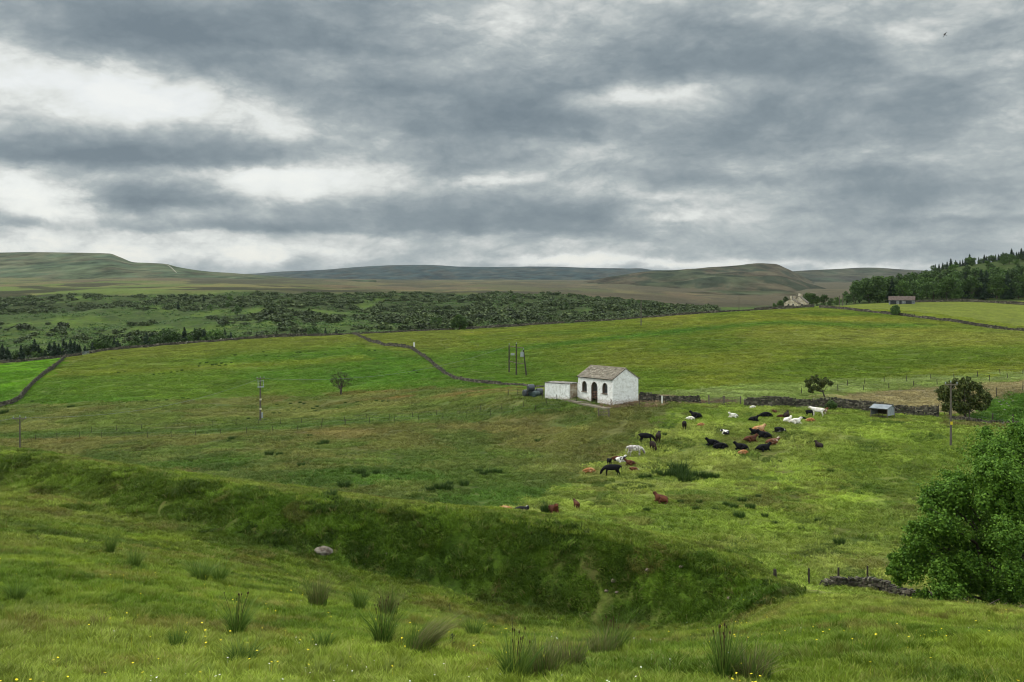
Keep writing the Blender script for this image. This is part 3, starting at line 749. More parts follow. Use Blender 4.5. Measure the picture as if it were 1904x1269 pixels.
# markers
for px, py, hh, ww, lb in ((770,650,2.3,.5,'small white marker post on the bend of the winding wall'),(1231,752,1.3,.25,'small white stake at the corner of the cattle pasture')):
    p = G(px, py); m = MB(); m.box((0, 0, hh / 2 - .1), (ww, ww * .4, hh + .2)); m.box((0, 0, hh + .05), (ww * 1.15, ww * .5, .1))
    o = m.build('marker_post', simple('white paint', (214,214,206), .6, .08)); o.location = p; tag(o, lb, 'marker post')

# ------------------------------------------------------------------ power poles
def insul(m, p, s=1.0):
    m.tube([p, p + Vector((0, 0, .08 * s)), p + Vector((0, 0, .2 * s)), p + Vector((0, 0, .24 * s))], [.02 * s, .06 * s, .05 * s, .02 * s], 6)
def pole(px, py, top, label, arm=2.2, style='T', rz=0.0, r=.16, Yd=None):
    b = G(px, py) if Yd is None else GY(px, Yd)
    h = -(top - Y0) / F * b.y - b.z
    root = empty('utility_pole', b, rz, label, 'utility pole', 'wooden power poles')
    m = MB(); m.tube([(0, 0, -.4), (0, 0, h * .5), (0, 0, h)], [r * 1.15, r, r * .75], 10); m.build('pole', M_POLE, root)
    if style in ('T', 'X'):
        z = h - (.25 if style == 'T' else .1)
        m = MB(); m.box((0, -.14, z), (arm, .12, .16))
        if style == 'T':
            m.tube([(-arm * .33, -.15, z - .05), (0, -.15, z - .75)], .035, 4); m.tube([(arm * .33, -.15, z - .05), (0, -.15, z - .75)], .035, 4)
        m.build('crossarm', M_WOOD, root)
        for x in (-arm * .45, 0, arm * .45):
            m = MB(); insul(m, Vector((x, -.14 if x else 0, z + .08 if x else h)), 1.2); m.build('insulator', M_CER, root)
    if style == 'X':
        for z in (h * .79,):
            m = MB(); m.box((0, -.25, z), (1.3, .3, .18)); m.tube([(-.55, -.25, z), (-.55, -.25, z + 1.3)], .05, 5); m.tube([(.55, -.25, z), (.55, -.25, z + 1.3)], .05, 5); m.box((.0, -.25, z + 1.2), (1.4, .1, .1)); m.build('switchgear', M_METAL, root)
        m = MB(); m.box((.28, -.2, h * .13), (.3, .3, 1.1)); m.build('meter_box', M_METAL, root)
        for z in (h * .5, h * .28): m = MB(); m.box((0, -.18, z), (.42, .12, .34)); m.build('sign_plate', simple('pale plate', (196,190,160), .6, .05), root)
    return root, h
pole(37, 862, 776, 'wooden pole with crossarm behind the grassy bank at far left', 2.2, r=.13, Yd=158)
pole(484, 783, 703, 'pole with switchgear and meter box in the left field', 1.6, 'X', R(35))
pr, ph = pole(1768, 829, 712, 'tall pole in front of the hawthorn on the right', 1.7, r=.135)
m = MB(); m.box((0, -.19, ph * .36), (.3, .03, .42)); m.build('warning_sign', simple('yellow sign', (206,184,40), .5, .05), pr)
pole(1192, 606, 558, 'plain pole on the hillside above the barn', .4, 'N', r=.2)
pole(1374, 577, 549, 'thin distant pole on the brow near small conifers', .4, 'N', r=.17, Yd=560)
for px, lb in ((1561, 'left pole of the distant pair by the wood'), (1567, 'right pole of the distant pair by the wood')):
    pole(px, 569, 547 if px == 1567 else 550, lb, .4, 'N', r=.22, Yd=530)
pole(1497, 570, 546, 'distant pole beside the far farmhouse', .4, 'N', r=.2, Yd=560)
# three-pole platform on the slope
b0 = G(960, 698)
root = empty('pole_platform', b0, 0, 'three tall power poles joined by crossbeams carrying a transformer', 'power poles')
k = b0.y / F
px3 = ((-13.5, 6.5, 54, 0), (0, 0, 58, 0), (13, -3, 48, .8))
m_h = []
for dx, dy, hh, ln in px3:
    q = Vector((dx * k, dy * k * 2.2 + (6 if dx < -5 else (-2 if dx > 5 else 0)), 0)); gg = gz(b0.x + q.x, b0.y + q.y) - b0.z
    m = MB(); m.tube([(q.x + ln, q.y, gg - .4), (q.x, q.y, hh * k)], [.2, .15], 8); m.build('pole', M_DARKWOOD, root); m_h.append((q, hh * k))
for f in (.42, .96):
    m = MB(); m.tube([(m_h[0][0].x, m_h[0][0].y, m_h[0][1] * f), (m_h[1][0].x, m_h[1][0].y, m_h[0][1] * f)], .09, 5)
    m.tube([(m_h[1][0].x, m_h[1][0].y, m_h[0][1] * f), (m_h[2][0].x, m_h[2][0].y, m_h[0][1] * f)], .09, 5); m.build('crossbeam', M_WOOD, root)
m = MB(); q = m_h[2][0]; m.tube([(q.x - .35, q.y - .4, m_h[2][1] * .74), (q.x - .35, q.y - .4, m_h[2][1] * .92)], .42, 12); m.tube([(q.x - .35, q.y - .4, m_h[2][1] * .92), (q.x - .35, q.y - .4, m_h[2][1] * 1.0)], .08, 8); m.build('transformer', M_METAL, root)
m = MB(); q = m_h[0][0]; m.box((q.x + .9, q.y - .3, m_h[0][1] * .66), (1.0, .4, .5)); m.build('switch_box', M_METAL, root)
for (q, hh) in m_h:
    m = MB(); insul(m, Vector((q.x, q.y, hh)), 1.6); m.build('insulator', M_CER, root)
def cable(p, q, sag, label, r=.02):
    p = Vector(p); q = Vector(q); pts = [p.lerp(q, t) - Vector((0, 0, 4 * sag * t * (1 - t))) for t in np.linspace(0, 1, 24)]
    m = MB(); m.tube(pts, r, 4, False); tag(m.build('power_cable', M_CABLE), label, 'cable', 'overhead power cables')
def PT(px, py, Y): return Vector(((px - CX) / F * Y, Y, -(py - Y0) / F * Y))
ya = 158; yb_ = G(484, 783).y
cable(PT(37, 776, ya), PT(-420, 800, ya * .9), 1.2, 'overhead cable leaving the far left pole out of the picture')
cable(PT(484, 704, yb_), PT(946, 643, b0.y + 6), 3.0, 'overhead cable from the switchgear pole up to the three-pole platform', .022)
cable(PT(484, 704, yb_), PT(37, 776, ya), 2.2, 'overhead cable between the two left field poles', .022)

# ------------------------------------------------------------------ the whitewashed barn
def slab(name, outline, holes, th, mat, parent, M):
    """flat wall with real openings; drawn in x,z and given thickness along y"""
    cu = bpy.data.curves.new(name, 'CURVE'); cu.dimensions = '2D'; cu.fill_mode = 'BOTH'; cu.extrude = th / 2
    for ring in [outline] + holes:
        sp = cu.splines.new('POLY'); sp.points.add(len(ring) - 1); sp.use_cyclic_u = True
        for p, (x, z) in zip(sp.points, ring): p.co = (x, z, 0, 1)
    o = bpy.data.objects.new(name, cu); COL.objects.link(o)
    dg = bpy.context.evaluated_depsgraph_get(); dg.update()
    me = bpy.data.meshes.new_from_object(o.evaluated_get(dg)); bpy.data.objects.remove(o); bpy.data.curves.remove(cu)
    me.transform(Matrix.Rotation(R(90), 4, 'X')); me.transform(M); me.materials.clear(); me.materials.append(mat); me.name = name
    return link(bpy.data.objects.new(name, me), parent)
def arch(cx, w, z0, zs, n=10):
    r = w / 2
    return [(cx - r, z0), (cx + r, z0)] + [(cx + r * math.cos(t), zs + r * 1.15 * math.sin(t)) for t in np.linspace(0, math.pi, n)]
def whitemat():
    m, nt, b = newmat('limewashed stone'); N = NB(nt)
    tc = N.n('ShaderNodeTexCoord').outputs['Object']
    z = N.n('ShaderNodeSeparateXYZ', None, i0=tc).outputs[2]
    sw = N.n('ShaderNodeSeparateXYZ', None, i0=tc)
    uv = N.n('ShaderNodeCombineXYZ', None, i0=N.math('ADD', sw.outputs[0], sw.outputs[1]), i1=sw.outputs[2], i2=0.0).outputs[0]
    uv = N.n('ShaderNodeVectorMath', {'operation': 'ADD'}, i0=uv, i1=N.vmul(N.noise(tc, 1.7, 3).outputs['Color'], (.2, .12, 0))).outputs[0]
    br = nt.nodes.new('ShaderNodeTexBrick'); N.put(br.inputs['Vector'], uv)
    for k_, v_ in (('Scale', 1.0), ('Mortar Size', .022), ('Brick Width', .5), ('Row Height', .2), ('Mortar Smooth', .7)): br.inputs[k_].default_value = v_
    br.inputs['Color1'].default_value = (1, 1, 1, 1); br.inputs['Color2'].default_value = (.86, .86, .86, 1); br.inputs['Mortar'].default_value = (.72, .71, .68, 1)
    n1 = N.noise(tc, 2.4, 6, .7).outputs[0]; n2 = N.noise(tc, 6, 5, .7).outputs[0]
    white = N.mixc(1.0, L3(243, 243, 240), br.outputs[0], 'MULTIPLY')
    white = N.mixc(N.maprange(n1, .48, .66, 0, .7), white, L3(168, 163, 150))
    worn = N.math('ADD', N.maprange(z, -.1, 1.1, .1, -.5), N.math('MULTIPLY', N.math('SUBTRACT', n2, .5), 1.8))
    white = N.mixc(N.maprange(worn, .0, .2, 0, .75), white, L3(140, 112, 92))
    spot = N.maprange(n2, .62, .68, 0, .8)
    N.put(b.inputs['Base Color'], N.mixc(spot, white, L3(96, 84, 72)))
    N.put(b.inputs['Normal'], N.n('ShaderNodeBump', None, Height=N.math('ADD', br.outputs['Fac'], N.math('MULTIPLY', n2, 1.2)), Strength=.5, Distance=-.03).outputs[0])
    return m
def slatemat(name, c1, c2, c3):
    m, nt, b = newmat(name); N = NB(nt)
    tc = N.n('ShaderNodeTexCoord').outputs['UV']
    br = nt.nodes.new('ShaderNodeTexBrick'); N.put(br.inputs['Vector'], tc)
    for k_, v_ in (('Scale', 1.0), ('Mortar Size', .03), ('Brick Width', .55), ('Row Height', .34), ('Mortar Smooth', .3)): br.inputs[k_].default_value = v_
    br.inputs['Color1'].default_value = (*L3(*c1), 1); br.inputs['Color2'].default_value = (*L3(*c2), 1); br.inputs['Mortar'].default_value = (*L3(40, 36, 32), 1)
    n = N.noise(tc, 1.1, 6, .75).outputs[0]; n2 = N.noise(tc, 2.2, 6, .75).outputs[0]
    c = N.mixc(N.maprange(n2, .52, .6, 0, .9), br.outputs[0], L3(*c3))
    c = N.mixc(N.maprange(n, .36, .5, .8, 0), c, L3(66, 58, 48))
    N.put(b.inputs['Base Color'], c)
    N.put(b.inputs['Normal'], N.n('ShaderNodeBump', None, Height=N.math('ADD', br.outputs['Fac'], N.math('MULTIPLY', n2, -1.0)), Strength=.7, Distance=-.05).outputs[0])
    return m
M_WHITE = whitemat(); M_SLATE = slatemat('stone slate', (112,104,90), (130,121,106), (168,161,144))
M_RUBBLE = simple('rubble lining', (120,104,86), .95, .4, 3.5, bump=.08, rgb2=(84,70,58), s2=4)
def roof_plane(m, a, b_, c, d, th, name, mat, parent):
    """a b along the eave, d c along the ridge; thick slab with UVs in metres"""
    a, b_, c, d = map(Vector, (a, b_, c, d)); n = (b_ - a).cross(d - a).normalized() * th
    if n.z < 0: n = -n
    me = bpy.data.meshes.new(name); vs = [a, b_, c, d, a + n, b_ + n, c + n, d + n]
    me.from_pydata([tuple(v) for v in vs], [], [(3,2,1,0),(4,5,6,7),(0,1,5,4),(1,2,6,5),(2,3,7,6),(3,0,4,7)])
    uv = me.uv_layers.new(name='UVMap'); ex = (b_ - a).normalized(); ey = ex.cross(n.normalized())
    for lp in me.loops: v = me.vertices[lp.vertex_index].co; uv.data[lp.index].uv = ((v - a).dot(ex), (v - a).dot(ey))
    me.materials.append(mat); return link(bpy.data.objects.new(name, me), parent)
bz = -16.95
barn = empty('barn', (BX, BY, bz), R(35), 'small white barn with three arches and a stone slate roof', 'barn')
W_, L_, HE, HR = 5.8, 9.3, 3.66, 5.35           # local +x along the gable, +y along the front wall away from us
FRONT = Matrix.Rotation(R(90), 4, 'Z')          # draws x along +y
arches = [arch(7.55, 1.35, 1.1, 2.15), arch(4.85, 1.75, .0, 1.95), arch(2.05, 1.4, 1.15, 2.15)]
out = [(0, -1.8), (3.975, -1.8), (3.975, .0)] + arches[1][2:][::-1] + [(5.725, .0), (5.725, -1.8), (L_, -1.8), (L_, HE), (0, HE)]
slab('wall', out, [arches[0], arches[2]], .1, M_WHITE, barn, Matrix.Translation((.05, 0, 0)) @ FRONT)
slab('wall_lining', [(.5, -1.8)] + out[1:-3] + [(L_ - .5, -1.8), (L_ - .5, HE - .02), (.5, HE - .02)], [arches[0], arches[2]], .44, M_RUBBLE, barn, Matrix.Translation((.322, 0, 0)) @ FRONT)
gab = [(.1, -1.8), (W_, -1.8), (W_, HE), (W_ / 2, HR), (.1, HE + (HR - HE) * .1 / (W_ / 2) * 1.0)]
slab('gable_wall', gab, [], .5, M_WHITE, barn, Matrix.Translation((0, .25, 0)))
slab('gable_wall', gab, [], .5, M_WHITE, barn, Matrix.Translation((0, L_ - .25, 0)))
slab('rear_wall', [(.5, -1.8), (L_ - .5, -1.8), (L_ - .5, HE), (.5, HE)], [], .5, M_WHITE, barn, Matrix.Translation((W_ - .25, 0, 0)) @ FRONT)
sl_ = (HR - HE) / (W_ / 2); ov = .22
roof_plane(None, (-ov, -.12, HE - sl_ * ov), (-ov, L_ + .12, HE - sl_ * ov), (W_ / 2, L_ + .12, HR), (W_ / 2, -.12, HR), .14, 'roof', M_SLATE, barn)
roof_plane(None, (W_ + ov, L_ + .12, HE - sl_ * ov), (W_ + ov, -.12, HE - sl_ * ov), (W_ / 2, -.12, HR), (W_ / 2, L_ + .12, HR), .138, 'roof', M_SLATE, barn)
m = MB(); m.tube([(W_ / 2, -.14, HR + .12), (W_ / 2, L_ + .14, HR + .12)], .13, 6); m.build('ridge_tiles', simple('ridge stone', (128,120,104), .9, .2, 2), barn)
m = MB()
for z in (.15, .45, .75, 1.05, 1.3): m.box((.3, 4.85, z), (.05, 1.7, .1))
for y in (4.05, 4.85, 5.65): m.box((.26, y, .72), (.05, .09, 1.25))
m.build('gate', simple('old brown gate', (104,80,66), .9, .2), barn)
for yc_, zz in ((7.55, 1.1), (2.05, 1.15)):
    m = MB(); m.box((-.06, yc_, zz - .05), (.2, 1.45, .1)); m.build('sill', M_RUBBLE, barn)
m = MB(); m.poly([(.5, .5, .02), (W_ - .5, .5, .02), (W_ - .5, L_ - .5, .02), (.5, L_ - .5, .02)]); m.build('earth_floor', M_RUBBLE, barn)
# outbuilding at its left
ob = empty('outbuilding', (10.03, 175.0, -17.1), math.atan2(.8, .6), 'low white flat roofed outbuilding against the left side of the barn', 'outbuilding')
# local +x runs back to the barn, +y runs left along the long face
m = MB(); m.box((-.0 + .2, 2.6, .5), (.4, 5.2, 3.9)); m.build('wall', M_WHITE, ob)
m = MB(); m.box((1.5, .2, .48), (2.2, .4, 3.82)); m.build('side_wall', simple('stained limewash', (178,168,150), .95, .25, 2, rgb2=(140,122,100), s2=1.2), ob)
m = MB(); m.box((1.5, 5.0, .48), (2.2, .4, 3.8)); m.build('side_wall', M_WHITE, ob)
m = MB(); m.box((2.8, 2.6, .55), (.4, 5.2, 3.9)); m.build('rear_wall', M_WHITE, ob)
roof_plane(None, (-.06, -.06, 2.46), (-.06, 5.26, 2.46), (3.1, 5.26, 2.5), (3.1, -.06, 2.5), .1, 'roof', slatemat('flat roof slab', (150,146,138), (120,114,104), (190,188,180)), ob)
# concrete apron
p = G(1095, 750)
ap = MB(); N0 = Vector((.819, .574, 0)); T0 = Vector((-.574, .819, 0)); c0 = Vector((BX, BY, 0)) - N0 * 1.4 + T0 * 5.5
for i in range(8):
    q = c0 + T0 * (i - 4) * 1.5; ap.box((q.x, q.y, gz(q.x, q.y) - .02), (2.3, 1.45, .3), R(35))
tag(ap.build('concrete_apron', simple('pale concrete', (128,120,104), .9, .2, 1.5)), 'pale concrete apron in front of the barn arches', 'apron')

# ------------------------------------------------------------------ wrapped bales
M_BALE = simple('black bale wrap', (52,56,62), .35, .2, 2, spec=.5); M_BALE2 = simple('dark green bale wrap', (44,62,60), .4, .2, 2, spec=.5)
def bale(px, py, up, r, yaw, label, mat):
    p = G(px, py); m = MB(); n = 20; L = 1.2
    prof = [(-L / 2, r * .8), (-L / 2 + .03, r * .93), (-L / 2 + .12, r), (0, r * 1.01), (L / 2 - .12, r), (L / 2 - .03, r * .93), (L / 2, r * .8)]
    m.tube([(x, 0, r * .96) for x, _ in prof], [q for _, q in prof], n)
    o = m.build('wrapped_bale', mat, None, True); o.location = p + Vector((0, 0, up)); o.rotation_euler = (0, 0, yaw)
    tag(o, label, 'bale', 'wrapped bales beside the outbuilding')
bale(979, 738, 0, .66, .5, 'black bale lying lowest at the left end of the stack', M_BALE)
bale(987, 738, .95, .66, .3, 'dark wrapped bale resting on top of the stack', M_BALE)
bale(990.5, 737, 0, .64, 1.0, 'dark bale in the middle beneath the top one', M_BALE2)
bale(1003, 736, 0, .66, .2, 'single black bale nearest the outbuilding wall', M_BALE)
bale(996.5, 738, -.1, .6, .7, 'half hidden green tinted bale between the stack and the single bale', M_BALE2)

# ------------------------------------------------------------------ field shelter in the pasture
p = G(1641, 777)
sh = empty('field_shelter', p, R(-45), 'small galvanised livestock shelter with an open front', 'shelter')
w, d, h1, h2 = 2.7, 2.6, 1.55, 2.0
def cormat(name, rgb, rgb2):
    m, nt, b = newmat(name); N = NB(nt); tc = N.n('ShaderNodeTexCoord').outputs['Object']
    wv = N.n('ShaderNodeTexWave', {'bands_direction': 'X'}, Vector=tc, Scale=4.0)
    N.put(b.inputs['Base Color'], N.mixc(N.maprange(N.noise(tc, 1.4, 6, .7).outputs[0], .42, .6, 0, 1), L3(*rgb), L3(*rgb2)))
    N.put(b.inputs['Normal'], N.n('ShaderNodeBump', None, Height=wv.outputs['Fac'], Strength=.6, Distance=.05).outputs[0])
    b.inputs['Roughness'].default_value = .55; b.inputs['Metallic'].default_value = .2; return m
M_TIN = cormat('tin sheet', (128,136,142), (156,162,166))
m = MB()
for x, y in ((-w/2, -d/2), (w/2, -d/2), (-w/2, d/2), (w/2, d/2)): m = MB(); m.tube([(x, y, -.2), (x, y, h1)], .07, 6); m.build('leg', M_WOOD, sh)
m = MB(); m.box((0, d / 2, .45 + .55), (w, .05, 1.15)); m.build('back_panel', M_DARKWOOD, sh)  # panel coloured dark to imitate the shade inside the open front
m = MB(); m.box((w / 2, 0, 1.0), (.05, d, 1.15)); m.poly([(w/2+.01, -d/2, 1.5), (w/2+.01, d/2, 1.5), (w/2+.01, .2, h2)]); m.build('side_panel', M_TIN, sh)
m = MB(); m.box((-w / 2, 0, 1.0), (.05, d, 1.15)); m.build('side_panel', M_TIN, sh)
m = MB(); m.box((0, -d / 2 - .03, 1.42), (w, .05, .14)); m.box((0, -d / 2 - .03, .3), (w, .05, .1))
for x in (-.6, 0, .6): m.box((x, -d / 2 - .03, .45), (.06, .05, .9))
m.build('hay_rack', M_DARKWOOD, sh)
roof_plane(None, (-w/2-.15, -d/2-.25, 1.5), (w/2+.15, -d/2-.25, 1.5), (w/2+.15, .2, h2+.03), (-w/2-.15, .2, h2+.03), .05, 'roof', M_TIN, sh)
roof_plane(None, (w/2+.15, d/2+.2, 1.5), (-w/2-.15, d/2+.2, 1.5), (-w/2-.15, .2, h2+.03), (w/2+.15, .2, h2+.03), .048, 'roof', M_TIN, sh)

# ------------------------------------------------------------------ far farmhouse and field barn
def gable_house(name, loc, rz, w, l, he, hr, wallm, roofm, label, cat, wins=(), chim=True):
    o = empty(name, loc, rz, label, cat)
    m = MB(); g = lambda y: [(-w/2, y, -1), (w/2, y, -1), (w/2, y, he), (0, y, hr), (-w/2, y, he)]
    m.poly(g(-l/2)); m.poly(g(l/2)[::-1]); m.poly([(w/2,-l/2,-1),(w/2,l/2,-1),(w/2,l/2,he),(w/2,-l/2,he)]); m.poly([(-w/2,l/2,-1),(-w/2,-l/2,-1),(-w/2,-l/2,he),(-w/2,l/2,he)])
    m.build('wall', wallm, o); s = (hr - he) / (w / 2); ov = .3
    r1 = roof_plane(None, (-w/2-ov, -l/2-.25, he-s*ov), (-w/2-ov, l/2+.25, he-s*ov), (0, l/2+.25, hr), (0, -l/2-.25, hr), .2, 'roof', roofm, o)
    r2 = roof_plane(None, (w/2+ov, l/2+.25, he-s*ov), (w/2+ov, -l/2-.25, he-s*ov), (0, -l/2-.25, hr), (0, l/2+.25, hr), .198, 'roof', roofm, o)
    if chim:
        for y in (-l/2 + .5, l/2 - .5): mm = MB(); mm.box((0, y, hr + .5), (.9, .7, 1.6)); mm.box((0, y, hr + 1.4), (1.05, .85, .2)); mm.build('chimney', wallm, r1)
    for (x, y, z, ww, hh, side) in wins:
        mm = MB()
        if side == 'x': mm.box((x, y, z), (.08, ww, hh))
        else: mm.box((x, y, z), (ww, .08, hh))
        wo = mm.build('window', simple('dark window', (50,54,56), .3, .1), o)
        mf = MB()
        if side == 'x': mf.box((x, y, z - hh/2 - .08), (.2, ww + .3, .16))
        else: mf.box((x, y, z - hh/2 - .08), (ww + .3, .2, .16))
        mf.build('sill', wallm, wo)
    return o
M_SAND = simple('sandstone', (172,160,138), .95, .25, 1.2, rgb2=(196,184,164), s2=.6)
M_RUST = cormat('rusty corrugated', (72,54,46), (96,84,76))
M_GREYW = simple('grey stone', (104,106,108), .95, .25, 1.0, rgb2=(132,132,132), s2=.5)
pf = GY(1474, 520); pf.z -= .3
gable_house('farmhouse', pf, R(-28), 7, 9, 3.3, 5.6, M_SAND, M_SLATE, 'distant sandstone farmhouse gable end among trees, left wing', 'farmhouse', [(-1.2, -4.52, 2.4, .8, 1.0, 'y'), (1.2, -4.52, 2.4, .8, 1.0, 'y')])
pf = GY(1488, 524); pf.z -= .3
gable_house('farmhouse', pf, R(-24), 7.5, 9, 3.0, 6.2, M_SAND, M_SLATE, 'distant sandstone farmhouse with taller gable, right wing', 'farmhouse', [(-1.4, -4.52, 1.6, 1.2, 1.6, 'y'), (1.5, -4.52, 1.6, .9, 1.2, 'y')])
pf = GY(1677, 538); pf.z -= .6
fb = gable_house('field_barn', pf, R(66), 6, 13, 2.7, 4.6, M_GREYW, M_RUST, 'long grey stone field barn with a rusty roof by the wood', 'barn', chim=False)
for y in (-3.5, .6, 4.2):
    m = MB(); m.box((-3.03, y, 1.1), (.08, 3.0 if y != .6 else 1.2, 2.4)); m.build('door', simple('dark barn door', (48,50,52), .9, .2), fb)

# ------------------------------------------------------------------ the bird
M_BIRD = simple('dark feathers', (56,52,48), .8, .1)
vs = [(0,-.28,0),(0,.3,.02),(.05,0,.02),(-.05,0,.02)]
m = MB(); m.tube([(0,.34,.0),(0,.2,.02),(0,0,0),(0,-.22,0),(0,-.42,.0)], [.02,.05,.075,.05,.015], 8)
for s in (1, -1):
    z = lambda t: .22 * math.sin(t * 2.2) - .35 * max(0, t - .5)
    for t0, t1 in ((0, .33), (.33, .66), (.66, 1)):
        q = []
        for t, e in ((t0, 1), (t1, 1), (t1, -1), (t0, -1)): q.append((s * .9 * t, (.12 - .2 * t) + e * .12 * (1 - t * .75), z(t)))
        m.poly(q); m.poly([(a_, b_, c_ - .012) for a_, b_, c_ in q][::-1])
o = m.build('bird', M_BIRD); o.location = PT(1757, 65, 190); o.rotation_euler = (R(35), R(-38), R(40)); tag(o, 'dark bird gliding high in the grey sky', 'bird')

# ------------------------------------------------------------------ rocks
def rock(px, py, w, label, seed, flat=.62, mat=None, name='boulder', group=None, Yd=None):
    if w < .7 and seed < 40: w *= .68
    p = G(px, py); rg = np.random.default_rng(seed)
    import bmesh
    bm = bmesh.new(); bmesh.ops.create_icosphere(bm, subdivisions=4 if w > .7 else 3, radius=.5)
    vv = np.array([v.co[:] for v in bm.verts]); n = fbm(vv[:, 0] * 2.3 + seed, vv[:, 1] * 2.3 + vv[:, 2] * 1.7, seed, 4)
    n2 = fbm(vv[:, 0] * 7 + seed, vv[:, 1] * 7 + vv[:, 2] * 5, seed + 5, 3)
    for v, k, k2 in zip(bm.verts, n, n2): v.co *= (.72 + .55 * k + .12 * k2); v.co.z = max(v.co.z, -.25)
    me = bpy.data.meshes.new(name); bm.to_mesh(me); bm.free(); me.materials.append(mat or M_ROCK)
    if w > .7: me.polygons.foreach_set('use_smooth', [True] * len(me.polygons))
    o = link(bpy.data.objects.new(name, me)); o.scale = (w, w * .8, w * flat); o.location = p + Vector((0, 0, w * flat * (.12 if w > .7 else 0))); o.rotation_euler = (rg.uniform(-.15, .15), rg.uniform(-.15, .15), rg.uniform(0, 6))
    return tag(o, label, 'boulder' if w > .7 else 'stone', group)
rock(602, 1029, 1.12, 'large rounded pale boulder at the foot of the grassy bank', 3, .46)
M_PALE = simple('pale limestone', (112,100,88), .9, .25, 9, bump=.02)
SG = 'small stones showing through the turf bank'
for i, (px, py, w, lb) in enumerate(((1142,1082,.5,'tall pale stone in the middle of the dark bank'),(1128,1100,.34,'flat stone lower left of the tall pale bank stone'),(1147,1102,.28,'small stone lower right of the tall pale bank stone'),(1205,1061,.42,'stone high on the dark bank right of centre'),(1267,1056,.34,'stone near the crest where the bank steepens'),(1336,1043,.4,'stone in the eroded notch on the bank end'),(1384,1066,.45,'pale stone on the right tip of the bank'),(1463,1106,.55,'stone at the lowest right end of the bank'),(905,952,.35,'small stone on the bank crest left of the calves'),(412,950,.4,'stone half sunk in the left part of the bank'),(252,908,.3,'small stone at the far left of the bank'),(497,1042,.34,'pale flat stone in the meadow left of the boulder'),(1068,1073,.25,'tiny stone left of centre on the dark bank'),(718,1032,.3,'stone at the bank foot right of the boulder'),(1356,1115,.35,'grey stone low on the bank near its right end'),(135,1191,.16,'brownish stone in the meadow at bottom left'),(1832,1213,.2,'bright white stone in the meadow at bottom right'),(1690,1220,.13,'small round white stone in the lower right meadow'))):
    rock(px, py, w, lb, 20 + i, .6, M_PALE if i < 15 else (M_ROCK if i == 15 else simple('chalky white', (226,226,220), .9, .1)), 'stone', SG if i < 15 else 'loose stones lying in the meadow')
for i, (px, py) in enumerate(((1858,748),(1866,745),(1872,751),(1880,742),(1884,747),(1868,763),(1862,754),(1876,756))):
    rock(px, py, .42, 'pale stone lying on the green bank right of the hawthorn', 60 + i, .6, simple('grey limestone', (104,104,94), .9, .2, 6) if i == 0 else bpy.data.materials['grey limestone'], 'stone', 'pale stones on the bank beside the hawthorn')
